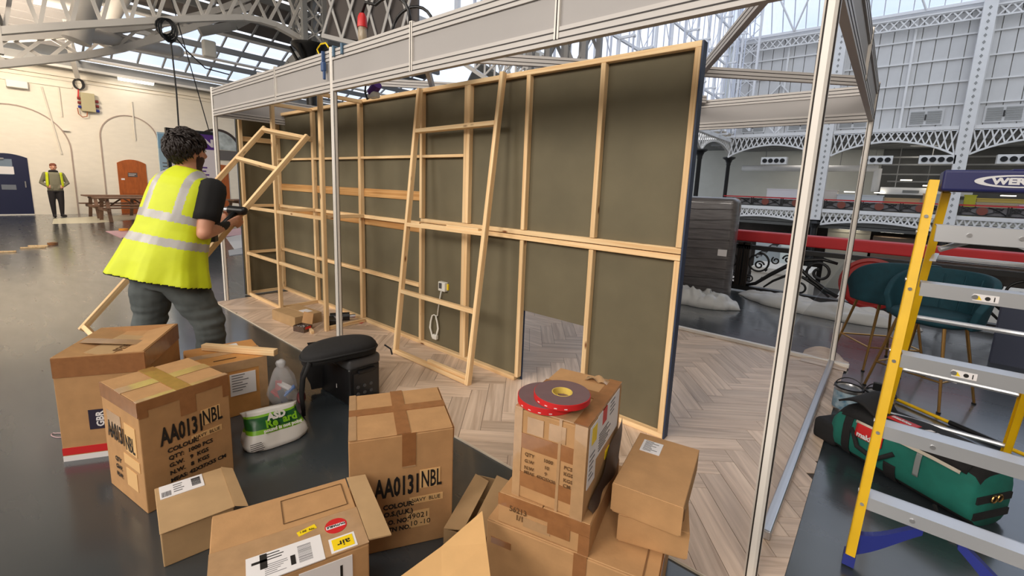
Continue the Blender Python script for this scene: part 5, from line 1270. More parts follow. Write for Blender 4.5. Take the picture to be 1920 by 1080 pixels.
for st, M in ((s3, M3), (s4, M4)): part('foot', MB().box((-.03, -.035, -.02), (.03, .035, .07), M), BLUEP, st)
for k in range(1, 6):
    z = .30*k; u = z/1.61
    a = LF.lerp(LT, u); b = RF.lerp(RT, u)
    if k < 5:
        mb = MB(); mb.rbox((a.x, a.y - .035, z - .012), (b.x, a.y + .045, z), .003, None, 1); mb.box((a.x, a.y - .037, z - .055), (b.x, a.y - .032, z)); mb.box((a.x, a.y + .04, z - .03), (b.x, a.y + .045, z))
        st = part('step', mb, ALUM, t)
        for sx in (.16,): 
            mb = MB(); mb.cyl((a.x + sx, a.y - .042, z - .03), (a.x + sx, a.y - .036, z - .03), .009, 10); part('rivet', mb, STEEL, st)
        if k >= 3:
            part('warning_label', MB().box((a.x + .155, a.y - .0385, z - .045), (a.x + .225, a.y - .037, z - .018)), PAPER, st)
            mb = MB(); mb.prism([(a.x + .16, a.y - .0392, z - .04), (a.x + .18, a.y - .0392, z - .04), (a.x + .17, a.y - .0392, z - .023)], (0, .0006, 0)); part('warning_mark', mb, YELS, st)
            mb = MB(); mb.cyl((a.x + .195, a.y - .0392, z - .032), (a.x + .195, a.y - .0386, z - .032), .008, 10); mb.box((a.x + .212, a.y - .0392, z - .041), (a.x + .215, a.y - .0386, z - .023)); part('warning_mark', mb, INK, st)
    else:
        mb = MB(); z = 1.40; a = LF.lerp(LT, z/1.61); b = RF.lerp(RT, z/1.61); mb.rbox((a.x, a.y - .045, z - .03), (b.x, a.y - .038, z + .04), .002, None, 1); mb.box((a.x, a.y - .04, z + .034), (b.x, a.y + .03, z + .04)); br_ = part('top_bracket', mb, ALUM, t)
        for sx in (.10, .24):
            mb = MB(); mb.cyl((a.x + sx, a.y - .05, z + .005), (a.x + sx, a.y - .044, z + .005), .008, 10); part('rivet', mb, STEEL, br_)
    mb = MB(); mb.cyl(a + Vector((-.008, -.005, 0)), a + Vector((0, -.005, 0)), .009, 10); part('rivet', mb, STEEL, s1)
    mb = MB(); aa = LF.lerp(LT, u - .02); mb.cyl(aa + Vector((.012, -.046, 0)), aa + Vector((.012, -.038, 0)), .007, 10); part('rivet', mb, STEEL, s1)
for k in range(1, 5):
    z = .32*k; u = z/1.58; a = BLf.lerp(BLt, u); b = BRf.lerp(BRt, u); mb = MB(); mb.cyl(a, b, .012, 8); part('rear_bar', mb, ALUM, t)
mb = MB(); a = LF.lerp(LT, .86); b = BRt.lerp(BRf, .16); mb.beam(LF.lerp(LT, .80) + Vector((.02, .03, 0)), BLf.lerp(BLt, .82) , .02, .008); part('spreader', mb, ALUM, t); mb = MB(); mb.beam(RF.lerp(RT, .80), BRf.lerp(BRt, .82), .02, .008); part('spreader', mb, ALUM, t)
mb = MB(); mb.tube([LF.lerp(LT, .83) + Vector((.03, .02, 0)), (.26, 2.60, 1.375), (.40, 2.60, 1.375), (.50, 2.58, 1.33)], .012, 6); part('tray_bracket', mb, ALUM, t)
mb = MB(); cxm = (LT.x + RT.x)/2; mb.rbox((LT.x - .022, LT.y - .06, 1.575), (RT.x + .022, LT.y + .12, 1.66), .01); mb.box((LT.x + .17, LT.y - .05, 1.655), (LT.x + .25, LT.y + .1, 1.664)); cap = part('top_cap', mb, NAVYP, t)
LGY = LT.y - .0605
mb = MB()
ec = Vector((LT.x + .185, LGY, 1.617))
def ring_el(rx, rz): return [ec + Vector((rx*math.cos(2*math.pi*k/48), 0, rz*math.sin(2*math.pi*k/48))) for k in range(48)]
LOGOW = mat('logo_silver', C(206, 206, 208), .4)
o1 = [p + Vector((0, -.0015, 0)) for p in ring_el(.115, .024)]; mb.prism(o1, (0, .0015, 0)); part('logo_oval', mb, LOGOW, cap)
mb = MB(); mb.prism([p + Vector((.008, -.0025, 0)) for p in ring_el(.097, .0185)], (0, .0015, 0)); part('logo_oval_inner', mb, NAVYP, cap)
text('logo_lettering', 'WERNER', .033, LOGOW, cap, frame((ec.x - .066, LGY - .003, 1.606), (1, 0, .0), (0.0, 0, 1)), 1.25, .0018)
# blue curved foot braces
for a, b in ((LF + Vector((.015, .01, .085)), Vector((.27, 2.31, .235))), (RF + Vector((-.015, .01, .085)), Vector((.37, 2.31, .235)))):
    pts = []
    for k in range(11):
        q = k/10; p = a.lerp(b, q); p.z = a.z + (b.z - a.z)*(.35*q + .65*math.sin(q*math.pi/2)*q); pts.append(p)
    mb = MB()
    rings = []
    for k, p in enumerate(pts):
        q = k/10; hz = .055 - .037*q**.6; rings.append([p + Vector((0, .017*sy, hz*sz)) for sy, sz in ((-1, -1), (1, -1), (1, 1), (-1, 1))])
    mb.loft(rings); part('foot_brace', mb, BLUEP, t)

# ------------------------------------------------------------------ tool bag
A = Vector((.0, 3.38, 0)); Bq = Vector((.52, 3.02, 0)); ax = (Bq - A).normalized(); sd_ = Vector((-ax.y, ax.x, 0)); Ltot = (Bq - A).length
t = thing('tool_bag', 'long teal and black tool bag behind the ladder', 'bag', A)
def bag_sec(u, hw, hh, z0=0.0, n=28, sq=3.2):
    c = A + ax*u; out = []
    for k in range(n):
        a = 2*math.pi*k/n; q = (abs(math.cos(a))**sq + abs(math.sin(a))**sq)**(-1/sq)
        out.append(c + sd_*(hw*math.cos(a)*q) + Vector((0, 0, z0 + hh/2 + hh/2*math.sin(a)*q)))
    return out
secs = [(-.08, .05, .10), (-.05, .11, .22), (.0, .14, .29), (.12, .155, .315), (.30, .16, .325), (.50, .16, .33), (.62, .158, .325), (.665, .15, .31), (.68, .13, .27)]
mb = MB(); R_ = [bag_sec(u, hw, hh) for u, hw, hh in secs]; mb.loft(R_)
n_ = 28; mb.fm = []
for i in range(len(secs) - 1):
    for k in range(n_):
        zc = sum(v.z for v in (R_[i][k], R_[i][(k+1) % n_]))/2/secs[i][2]
        mb.fm.append(1 if zc > .86 or zc < .18 else 0)
mb.fm += [0, 0]
part('body', mb, [TEALF, BLACKF], t, smooth=True)
def sec_patch(u0, u1, a0, a1, off, m, nm, nn=10):
    def f(u, v):
        uu = u0 + (u1 - u0)*u
        for i in range(len(secs)-1):
            if secs[i][0] <= uu <= secs[i+1][0]:
                k = (uu - secs[i][0])/(secs[i+1][0] - secs[i][0]); hw = secs[i][1]*(1-k) + secs[i+1][1]*k; hh = secs[i][2]*(1-k) + secs[i+1][2]*k; break
        a = math.radians(a0 + (a1 - a0)*v); q = (abs(math.cos(a))**3.2 + abs(math.sin(a))**3.2)**(-1/3.2)
        return A + ax*uu + sd_*((hw + off)*math.cos(a)*q) + Vector((0, 0, hh/2 + (hh/2 + off)*math.sin(a)*q))
    mb = MB(); mb.grid(f, nn, nn); o = part(nm, mb, m, t, smooth=True); s_ = o.modifiers.new('thick', 'SOLIDIFY'); s_.thickness = .003; s_.offset = 0
sec_patch(.02, .64, 40, 146, .006, BLACKF, 'top_flap'); sec_patch(.30, .36, 195, 238, .005, BLACKF, 'strap'); sec_patch(.05, .10, 100, 240, .006, BLACKF, 'strap')
sec_patch(.12, .62, 146, 151, .007, mat('piping_cream', C(206, 196, 180), .6), 'piping'); sec_patch(.44, .465, 150, 192, .005, mat('trim_grey', C(140, 146, 146), .6), 'trim')
sec_patch(.13, .28, 150, 176, .008, REDS, 'logo_patch'); sec_patch(.22, .36, 96, 116, .007, REDS, 'logo_patch')
pp = A + ax*.145 + sd_*(-.172) + Vector((0, 0, .18)); text('logo_lettering', 'makita', .042, PAPER, t, frame(pp, ax, (-sd_*.35 + Vector((0, 0, 1))).normalized() if False else Vector((0, 0, 1))), 1, .0015)
pp = A + ax*.235 + sd_*(-.062) + Vector((0, 0, .3345)); text('logo_lettering', 'makita', .036, PAPER, t, frame(pp, ax, sd_), 1, .0015)
pp = A + ax*.38 + sd_*(-.07) + Vector((0, 0, .3375))
mb = MB(); mb.prism([pp, pp + ax*.09, pp + ax*.10 + sd_*.012, pp + ax*.01 + sd_*.012], (0, 0, .002))
for k in range(3): q = pp + ax*(.012 + .03*k) + sd_*.018; mb.prism([q, q + ax*.02, q + ax*.028 + sd_*.035, q + ax*.008 + sd_*.035], (0, 0, .002))
part('logo_mark', mb, PAPER, t)
# end strap with buckle
ec_ = A + ax*.682
for z, l in ((.13, .12), (.045, .12)):
    mb = MB(); mb.box((-.004, -l, z), (.006, l, z + .035), frame(ec_, ax, sd_)); part('end_strap', mb, BLACKF, t)
for k in (-1, 1):
    mb = MB(); mb.tube([ec_ + ax*.012 + sd_*(.02*k) + Vector((0, 0, .15)) + sd_*(.018*math.cos(a)) + Vector((0, 0, .018*math.sin(a))) for a in np.linspace(0, 6.28, 12)[:-1]], .004, 6, True); part('buckle_ring', mb, GOLD, t)
mb = MB(); mb.grid(lambda u, v: A + ax*(-.02 + .22*u) + sd_*(.05 - .18*v) + Vector((0, 0, 0.318 + .085*math.sin(math.pi*u)*(1 - .5*v))), 12, 8); o = part('raised_flap', mb, BLACKF, t, smooth=True); s_ = o.modifiers.new('thick', 'SOLIDIFY'); s_.thickness = .012
for (u, s0) in ((.18, -.17), (.24, -.17)):
    pass
mb = MB(); mb.tube([A + ax*.10 + sd_*-.15 + Vector((0, 0, .20)), A + ax*.16 + sd_*-.175 + Vector((0, 0, .12)), A + ax*.26 + sd_*-.175 + Vector((0, 0, .10)), A + ax*.34 + sd_*-.16 + Vector((0, 0, .18))], .014, 6); part('handle', mb, BLACKF, t, smooth=True)
mb = MB(); mb.tube([A + ax*.55 + sd_*-.15 + Vector((0, 0, .03)), A + ax*.60 + sd_*-.20 + Vector((0, 0, .012)), A + ax*.56 + sd_*-.27 + Vector((0, 0, .012))], .010, 6); part('shoulder_strap', mb, BLACKF, t)
mb = MB(); mb.rbox((.405, 2.72, .003), (.435, 2.76, .012), .003, None, 1); part('strap_buckle', mb, STEEL, t)
mb = MB(); mb.rbox((-.10, -.10, 0), (.06, .10, .14), .03, frame(A - ax*.06 + sd_*-.03, ax, sd_)); part('end_pocket', mb, BLACKF, t, smooth=True)

# ------------------------------------------------------------------ paint tins and roller pole
for k, (x, y, lab) in enumerate(((-.06, 3.98, 'paint tin with blue label and bail handle at the vinyl edge'), (.12, 4.02, 'second open paint tin behind the yellow ladder leg'))):
    t = thing('paint_tin', lab, 'paint tin', (x, y, 0), 'paint tins')
    mb = MB(); mb.lathe([(0, 0), (.085, 0), (.085, .165), (.088, .17), (.085, .175), (.075, .175), (.072, .165), (0, .165)], 28, trs((x, y, 0))); part('can', mb, STEEL, t, smooth='auto')
    mb = MB(); mb.lathe([(.0858, .02), (.0858, .15)], 28, trs((x, y, 0))); part('label', mb, mat('tin_label_%d' % k, C(190, 206, 214) if k == 0 else C(206, 200, 196), .4, var=.6, vscale=22, col2=C(70, 120, 150) if k == 0 else C(60, 50, 50)), t, smooth=True)
    mb = MB(); mb.lathe([(.089, .172), (.089, .181), (.08, .181)], 28, trs((x, y, 0))); part('rim', mb, BLACKP, t)
    mb = MB(); mb.tube([(x + .088*math.cos(a), y + .088*math.sin(a)*.9, .165 + .055*math.sin(a/2)**2 if False else .16 + .06*abs(math.sin(a))) for a in np.linspace(0, math.pi, 12)], .004, 5); part('handle', mb, BLACKP, t)
mb = MB(); mb.tube([(.12, 4.02, .10), (.10, 3.99, .22)], .012, 8); mb.rbox((.07, 3.97, .2), (.12, 3.99, .26), .006); o = part('paint_brush', mb, BLACKP); tag(o, 'black paint brush standing in the second tin', 'brush')
t = thing('roller_pole', 'yellow telescopic pole with black foam grip on the floor', 'pole', (.2, 4.5, 0))
p0 = Vector((.16, 4.48, .02)); p1 = Vector((1.2, 3.74, .02))
mb = MB(); mb.cyl(p0, p1, .012, 10); part('tube', mb, YEL, t, smooth='auto'); mb = MB(); mb.cyl(p0.lerp(p1, .34), p0.lerp(p1, .58), .018, 12); part('foam_grip', mb, NAVYP if False else BLACKP, t, smooth='auto')

# ------------------------------------------------------------------ bar stools
def stool(cx, cy, yaw, lab):
    M0 = trs((cx, cy, 0), yaw)     # local +y is the way it faces
    t = thing('bar_stool', lab, 'stool', M=M0, group='teal bar stools')
    def P(x, y, z): return M0 @ Vector((x, y, z))
    rings = []
    for s_, z in ((.5, .605), (.85, .61), (.98, .63), (1.0, .66), (.95, .685), (.75, .70), (.3, .705)):
        rings.append([P(.245*s_*math.cos(a)*(abs(math.cos(a))**2.6 + abs(math.sin(a))**2.6)**(-1/2.6), .235*s_*math.sin(a)*(abs(math.cos(a))**2.6 + abs(math.sin(a))**2.6)**(-1/2.6), z) for a in [2*math.pi*k/32 for k in range(32)]])
    mb = MB(); mb.loft(rings); part('seat', mb, TEALV, t, smooth=True)
    # shell back wrapping three sides
    def f(u, v):
        a = math.radians(-200 + 220*u)     # from right round the back to the left
        e = abs(2*u - 1); top = 1.01 - .24*e**3.4; z = .62 + (top - .62)*v
        r = .25 + .045*v
        return P(r*1.05*math.cos(a), r*math.sin(a) - .01, z)
    mb = MB(); mb.grid(f, 34, 10); o = part('back_shell', mb, TEALV, t, smooth=True); s_ = o.modifiers.new('thick', 'SOLIDIFY'); s_.thickness = .045; s_.offset = 0; b_ = o.modifiers.new('round', 'BEVEL'); b_.width = .015; b_.segments = 2
    for u in (.22, .34, .46, .58, .70, .80):
        mb = MB(); mb.tube([Vector(f(u, .1 + .8*k/6)) + (P(0, 0, .8) - Vector(f(u, .5))).normalized()*.024 for k in range(7)], .006, 5); part('stitch_rib', mb, TEALV, t, smooth=True)
    for sx, sy in ((-1, -1), (1, -1), (1, 1), (-1, 1)):
        mb = MB(); mb.cyl(P(sx*.15, sy*.15, .61), P(sx*.25, sy*.24, .01), .012, 8, .009); l_ = part('leg', mb, GOLD, t, smooth='auto'); mb = MB(); mb.cyl(P(sx*.25, sy*.24, 0), P(sx*.25, sy*.24, .012), .014, 8); part('foot_pad', mb, BLACKP, l_)
    cs = [(-.218, -.21), (.218, -.21), (.218, .21), (-.218, .21)]
    for i in range(4):
        mb = MB(); mb.cyl(P(*cs[i], .22), P(*cs[(i+1) % 4], .22), .008, 8); part('footrest', mb, GOLD, t, smooth='auto')
    return t, M0
t, M = stool(.36, 4.74, 152, 'teal velvet bar stool in front, facing the camera'); part('hang_tag', MB().box((-.30, .2, .25), (-.24, .203, .36), M), PAPER, t)
t, M = stool(.08, 5.36, 33, 'teal velvet bar stool behind, turned away'); part('hang_tag', MB().box((-.27, .22, .20), (-.21, .223, .32), M), PAPER, t)

# ------------------------------------------------------------------ wrapped panel and plastic sheets
mb = MB(); mb.rbox((-2.75, 6.72, 0), (-1.62, 7.02, 1.50), .09, None, 5); t = thing('wrapped_mattress', 'tall slab wrapped in dark stretch film leaning by the railing', 'package', (-2.2, 6.9, 0))
part('slab', mb, WRAP, t, smooth='auto'); part('label', MB().box((-1.80, 6.712, .68), (-1.68, 6.718, .78)), PAPER, t)
mb = MB()
for k in range(9): z = .2 + .14*k; mb.tube([(-2.7, 6.712, z + .03), (-2.2, 6.706, z - .02*(k % 2)), (-1.66, 6.712, z + .02)], .004, 4)
part('film_folds', mb, WRAP, t)
def sheet(lab, pts, width, hgt, seed):
    pts = [Vector(p) for p in pts]
    def f(u, v):
        s_ = u*(len(pts) - 1); i = min(int(s_), len(pts) - 2); p = pts[i].lerp(pts[i+1], s_ - i); d = (pts[min(i+1, len(pts)-1)] - pts[i]).normalized(); n = Vector((-d.y, d.x, 0))
        e = math.sin(math.pi*min(1, max(0, u)))**.45; wv = width*(.55 + .45*e)*(v - .5)*2
        q = p + n*wv; h_ = hgt*e*max(0, 1 - (2*v - 1)**2)**.6
        nn = noise.noise(Vector((u*7 + seed, v*4, seed)))*.5 + noise.noise(Vector((u*19, v*11 + seed, 2)))*.25
        q += n*.05*noise.noise(Vector((u*9, seed, v))); return Vector((q.x, q.y, max(.004, h_*(1 + nn) + .004)))
    mb = MB(); mb.grid(f, 70, 26); o = part('plastic_sheet', mb, SHEET, smooth=True); tag(o, lab, 'plastic sheet'); s_ = o.modifiers.new('thick', 'SOLIDIFY'); s_.thickness = .002
sheet('crumpled white plastic sheet at foot of wrapped slab', [(-2.7, 6.30, 0), (-2.1, 6.40, 0), (-1.75, 6.42, 0), (-1.42, 6.6, 0)], .2, .22, 1.3)
sheet('long crumpled white plastic sheet along the railing', [(-1.6, 7.72, 0), (-1.1, 7.3, 0), (-.5, 7.15, 0), (.05, 7.2, 0), (.45, 7.35, 0)], .24, .17, 5.2)
part('navy_panel', MB().box((.95, 6.3, 0), (2.6, 6.4, .62)).box((.95, 6.28, .58), (2.6, 6.42, .62)), mat('navy_screen', C(62, 68, 88), .6)); tag(bpy.data.objects['navy_panel'], 'low dark navy screen panel behind the teal stools', 'screen')

# ------------------------------------------------------------------ far left floor: picnic tables, sign, scraps
def picnic(x, y, yaw, lab):
    M = trs((x, y, 0), yaw); t = thing('picnic_table', lab, 'table', M=M, group='brown wooden picnic tables')
    L = 1.55
    for k in range(5): part('top_plank', MB().box((-.36 + .147*k, -L/2, .70), (-.36 + .147*k + .135, L/2, .74), M), TABLEW, t)
    for s in (-1, 1):
        for k in range(2): part('seat_plank', MB().box((s*.62 - .13 + .13*k, -L/2, .42), (s*.62 - .01 + .13*k, L/2, .455), M), TABLEW, t)
        for e in (-1, 1):
            mb = MB(); mb.beam(M @ Vector((s*.28, e*.55, .70)), M @ Vector((s*.55, e*.55, 0)), .04, .09, up=(0, 1, 0)); part('leg', mb, TABLEW, t)
    for e in (-1, 1):
        part('seat_bearer', MB().box((-.75, e*.57, .33), (.75, e*.61, .42), M), TABLEW, t); part('top_bearer', MB().box((-.35, e*.57, .62), (.35, e*.61, .70), M), TABLEW, t)
        mb = MB(); mb.beam(M @ Vector((0, e*.57, .37)), M @ Vector((0, e*.15, .69)), .04, .07, up=(1, 0, 0)); part('diagonal_brace', mb, TABLEW, t)
picnic(-20.3, 3.0, 4, 'brown picnic table nearer the cream wall'); picnic(-18.6, 3.05, 4, 'brown picnic table nearer the camera')
picnic(-17.5, 6.3, 8, 'brown picnic table seen past the booth post')
XS = -12.0
t = thing('totem_sign', 'tall white display sign with purple header behind the worker', 'sign', (XS, 3.2, 0))
part('frame', MB().box((XS - .12, 2.72, .10), (XS - .02, 3.66, 2.50)), BLACKP, t); part('poster', MB().box((XS - .02, 2.78, .92), (XS - .012, 3.61, 2.10)), SIGNW, t); part('header', MB().box((XS - .02, 2.78, 2.10), (XS - .011, 3.61, 2.43)), PURPLE, t)
part('base', MB().box((XS - .4, 2.85, 0), (XS + .25, 3.55, .10)), BLACKP, t)
text('sign_lettering', 'IN', .22, SIGNW, t, frame((XS - .010, 3.33, 2.17), (0, 1, 0), (0, 0, 1)), 1.15, .012)
F = frame((XS - .012, 3.2, 1.3), (0, 1, 0), (0, 0, 1)); finelines(t, F, .02, .10, .40, .42, 4, PURPLE, .4); finelines(t, F, .02, -.10, .38, -.06, 2, INKG)
t = thing('pale_blue_poster', 'pale blue poster board behind the display sign', 'sign', (-13, 2.95, 0)); part('board', MB().box((-13.06, 2.78, 0), (-13.0, 3.20, 2.46)), mat('poster_blue', C(176, 200, 214), .5), t); part('header_band', MB().box((-13.0, 2.78, 2.1), (-12.99, 3.2, 2.42)), mat('poster_blue2', C(140, 180, 206), .5), t); F = frame((-12.99, 2.8, 1.3), (0, 1, 0), (0, 0, 1)); finelines(t, F, .03, -.2, .36, .5, 9, INKG, .3)
t = thing('extinguisher_hook', 'black hose hanger with red end on the far cream wall', 'wall fitting', (-21.9, 7.6, 2.6)); mb = MB(); mb.tube([(-21.9, 7.62, 3.6), (-21.9, 7.6, 3.1), (-21.9, 7.68, 2.9), (-21.9, 7.62, 2.7)], .05, 6); part('hose', mb, BLACKP, t); part('end', MB().box((-21.95, 7.55, 2.58), (-21.85, 7.75, 2.68)), REDS, t)
for k, (px, py, l, a, lab) in enumerate(((62, 464, .34, 80, 'thin pine scrap on the floor below the standing man'), (72, 461, .30, 62, 'second thin pine scrap crossing the first on the floor'), (8, 472, .3, 75, 'pine scrap at the left edge of the floor'))):
    p = atz(px, py, .015); mb = MB(); mb.rbox((-l/2, -.02, -.014), (l/2, .02, .014), .003, trs(p, a), seg=1); o = part('wood_scrap', mb, PINE); tag(o, lab, 'wood scrap')
p = atz(99, 459, 0); mb = MB(); mb.lathe([(.05, 0), (.08, 0), (.08, .05), (.05, .05), (.05, 0)], 20, trs(p)); o = part('tape_roll_brown', mb, TAPE, smooth='auto'); tag(o, 'small brown tape roll lying on the floor far left', 'tape roll')
mb = MB(); mb.prism([atz(198, 434, 0), atz(228, 447, 0), atz(262, 442, 0), atz(250, 432, 0)], (0, 0, .012)); o = part('pink_paper', mb, mat('pink_paper_mat', C(214, 170, 176), .6)); tag(o, 'pink paper sheet on the floor left of the worker', 'paper')
p = atz(232, 432, 0.03); mb = MB(); mb.lathe([(.06, 0), (.10, 0), (.10, .05), (.06, .05), (.06, 0)], 20, trs(p)); o = part('tape_roll_orange', mb, mat('orange_tape', C(226, 150, 40), .4), smooth='auto'); tag(o, 'orange tape roll on the pink paper', 'tape roll')
for k, (pl_, c, lab) in enumerate((([(424, 446), (455, 440), (470, 462), (440, 468)], C(206, 208, 212), 'white paper sheet on the floor past the left post'), ([(420, 432), (452, 428), (456, 440), (424, 444)], C(206, 170, 180), 'pink paper sheet on the floor past the left post'), ([(428, 470), (456, 466), (458, 476), (430, 480)], C(170, 174, 180), 'thin clear film scrap on the floor past the left post'))):
    mb = MB(); mb.prism([atz(a, b, 0) for a, b in pl_], (0, 0, .01)); o = part('paper_sheet', mb, mat('paper_c%d' % k, c, .5)); tag(o, lab, 'paper')
mb = MB(); pts = [atz(110 + 14*math.cos(a), 815 + 5*math.sin(a)*(1 if a < 4 else .6), .004) for a in np.linspace(.3, 5.2, 16)]; mb.tube(pts, .0025, 5); o = part('string_loop', mb, mat('pink_string', C(190, 160, 164), .6)); tag(o, 'thin pale string loop on floor beside the leftmost box', 'string')
mb = MB(); mb.tube([(-14, 3.4 + .15*k, 6.2 - .75*k) for k in range(6)], .012, 5); o = part('hanging_cable', mb, BLACKP); tag(o, 'thin black cable hanging from the roof to the sign', 'cable')
t = thing('roof_cable_coil', 'tangled black cable coil hung on the lattice girder', 'cable', tuple(atx(310, 50, -13.9)))
for k in range(5):
    c0 = atx(308 + 2*k, 50 + 2*k, -13.85); mb = MB(); mb.tube([c0 + Vector((.01*k, (.16 + .03*(k % 2))*math.cos(a), (.18 + .02*k)*math.sin(a))) for a in np.linspace(0, 6.28, 15)[:-1]], .022, 5, True); part('loop', mb, BLACKP, t)
mb = MB(); mb.tube([atx(318, 62, -13.85), atx(324, 110, -13.85), atx(331, 175, -13.85), atx(335, 236, -13.85)], .018, 5); part('drop', mb, BLACKP, t)
mb = MB(); mb.tube([atx(322, 62, -13.85), atx(350, 95, -13.9), atx(385, 128, -14.0), atx(430, 140, -14.0)], .016, 5); part('drop', mb, BLACKP, t)
mb = MB(); c0 = atx(392, 92, -15); mb.rbox((-.1, -.16, -.22), (.1, .16, .22), .05, Matrix.Translation(c0)); o = part('flood_lamp', mb, WHITEP, smooth='auto'); tag(o, 'rounded white lantern hanging under the skylight', 'lamp')
# ------------------------------------------------------------------ people
def remesh(mb, voxel, iters=6, fac=.5):
    me = mb.mesh('tmp'); o = bpy.data.objects.new('tmp', me); COL.objects.link(o)
    r = o.modifiers.new('r', 'REMESH'); r.mode = 'VOXEL'; r.voxel_size = voxel
    s_ = o.modifiers.new('s', 'SMOOTH'); s_.factor = fac; s_.iterations = iters
    dg = bpy.context.evaluated_depsgraph_get(); out = bpy.data.meshes.new_from_object(o.evaluated_get(dg)); bpy.data.objects.remove(o)
    return out
def finish(name, me, mats, rule, parent):
    me.materials.clear()
    for m in mats: me.materials.append(m)
    for p in me.polygons:
        p.use_smooth = True; p.material_index = rule(p.center, p.normal)
    o = bpy.data.objects.new(name, me); link(o, parent); return o
def sph(mb, c, rx, ry=None, rz=None, M3=None, n=16, m=10):
    ry = rx if ry is None else ry; rz = rx if rz is None else rz; c = Vector(c); rings = []
    for j in range(1, m):
        ph = -math.pi/2 + math.pi*j/m
        ring = []
        for k in range(n):
            a = 2*math.pi*k/n; v = Vector((rx*math.cos(ph)*math.cos(a), ry*math.cos(ph)*math.sin(a), rz*math.sin(ph))); ring.append(c + (M3 @ v if M3 else v))
        rings.append(ring)
    mb.loft(rings)
def limb(mb, pts, rad, n=14):
    pts = [Vector(p) for p in pts]; P = []; Rr = []
    for i in range(len(pts) - 1):
        for k in range(4): P.append(pts[i].lerp(pts[i+1], k/4)); Rr.append(rad[i] + (rad[i+1] - rad[i])*k/4)
    P.append(pts[-1]); Rr.append(rad[-1]); mb.tube(P, Rr, n)
    for p, r in zip(pts, rad): sph(mb, p, r*.99, n=12, m=8)
def ering(c, u, v, hw, hd, n=24, p=2.3):
    out = []
    for k in range(n):
        a = 2*math.pi*k/n; q = (abs(math.cos(a))**p + abs(math.sin(a))**p)**(-1/p); out.append(c + u*(hw*math.cos(a)*q) + v*(hd*math.sin(a)*q))
    return out
def hand(mb, wrist, palm_c, along, out, thumb_side, curl, s=1.0):
    # palm plus five bent fingers; along = knuckle line direction, out = finger start direction, curl = direction they bend to
    along = Vector(along).normalized(); out = Vector(out).normalized(); curl = Vector(curl).normalized()
    limb(mb, [wrist, Vector(palm_c) - out*.02*s], [.027*s, .030*s])
    for k, (off, ln, r) in enumerate(((.033, .95, .0095), (.011, 1.05, .010), (-.011, 1.0, .0098), (-.032, .8, .0088))):
        b = Vector(palm_c) + along*off*s
        sph(mb, b, .017*s, n=8, m=6); limb(mb, [b - out*.03*s, b + out*.02*s], [.015*s, .012*s], 8)
        p1 = b + out*.045*s*ln; p2 = p1 + (out*.35 + curl*.9).normalized()*.03*s*ln; p3 = p2 + (curl - out*.45).normalized()*.024*s*ln
        limb(mb, [b + out*.012*s, p1, p2, p3], [r*s*1.1, r*s, r*s*.95, r*s*.85], 8)
    tb = Vector(palm_c) + along*thumb_side*.03*s - out*.03*s; t1 = tb + (along*thumb_side*.8 + out*.6).normalized()*.035*s; t2 = t1 + (out*.8 + curl*.4).normalized()*.03*s
    limb(mb, [tb, t1, t2], [.014*s, .0125*s, .010*s], 8)

# ---- worker carrying the frame
f = Vector((-.6, .8, 0)); r = Vector((.8, .6, 0)); Z = Vector((0, 0, 1))
XP = -3.80
pel = atx(312, 512, XP); nk = atx(356, 322, XP)
axs = (nk - pel); LA = axs.length; axs.normalize()
u_ = (r - axs*r.dot(axs)).normalized(); v_ = axs.cross(u_).normalized()     # v_ roughly forward
if v_.dot(f) < 0: v_ = -v_
def SP(s, a=0, b=0): return pel + axs*(s*LA) + u_*a + v_*b
shR, shL = SP(.87, .195, -.01), SP(.82, -.165, .05)
elR = atx(382, 438, -3.56); wrR = atx(427, 421, -3.93); 
gp = Vector((-4.27, .53, .12)).lerp(Vector((-4.2, 2.02, 1.92)), .575)         # point gripped on the stile
gd = (Vector((-4.2, 2.02, 1.92)) - Vector((-4.27, .53, .12))).normalized()
elL = SP(.42, -.24, .26); wrL = gp + Vector((-.10, -.13, -.02)); 
knR = atx(392, 600, -3.66); knL = atx(282, 596, -3.90)
anR = Vector((-3.70, knR.y + .01, .085)); anL = Vector((-4.02, knL.y - .09, .085))
hipR, hipL = SP(.0, .10, 0) - Z*.02, SP(.0, -.10, 0) - Z*.02
HS = 1.12; hd_c = atx(350, 284, XP) ; hf = Vector((-.30, .95, -.02)).normalized(); hr = hf.cross(Z).normalized(); hu = hr.cross(hf).normalized()
H3 = Matrix((hr, hf, hu)).transposed()
body = MB()
body.loft([ering(SP(-.16), u_, v_, .155, .115), ering(SP(-.02), u_, v_, .17, .125), ering(SP(.2), u_, v_, .158, .115), ering(SP(.45), u_, v_, .175, .12), ering(SP(.7), u_, v_, .195, .125), ering(SP(.85), u_, v_, .19, .105), ering(SP(.93), u_, v_, .12, .075), ering(SP(.98), u_, v_, .06, .055)])
limb(body, [SP(.9, 0, .0), SP(1.0, 0, .015), hd_c - hu*.07 - hf*.015], [.080, .068, .064])
limb(body, [shR, SP(.70, .265, -.01) if False else shR.lerp(elR, .45), elR, elR.lerp(wrR, .35), wrR], [.072, .062, .046, .046, .030])
limb(body, [shL, shL.lerp(elL, .45), elL, elL.lerp(wrL, .35), wrL], [.070, .058, .045, .044, .030])
limb(body, [hipR, hipR.lerp(knR, .5), knR, knR.lerp(anR, .35), anR + Z*.03], [.130, .125, .100, .095, .075])
limb(body, [hipL, hipL.lerp(knL, .5), knL, knL.lerp(anL, .35), anL + Z*.03], [.130, .125, .098, .092, .075])
hand(body, wrR, gp + Vector((.042, -.005, -.01)), gd, Vector((-.35, .75, -.55)), 1, Vector((-.85, .1, -.1)))
hand(body, wrL, gp + Vector((-.075, -.08, .0)), gd, Vector((.55, .6, -.4)), 1, Vector((.6, -.3, -.2)))
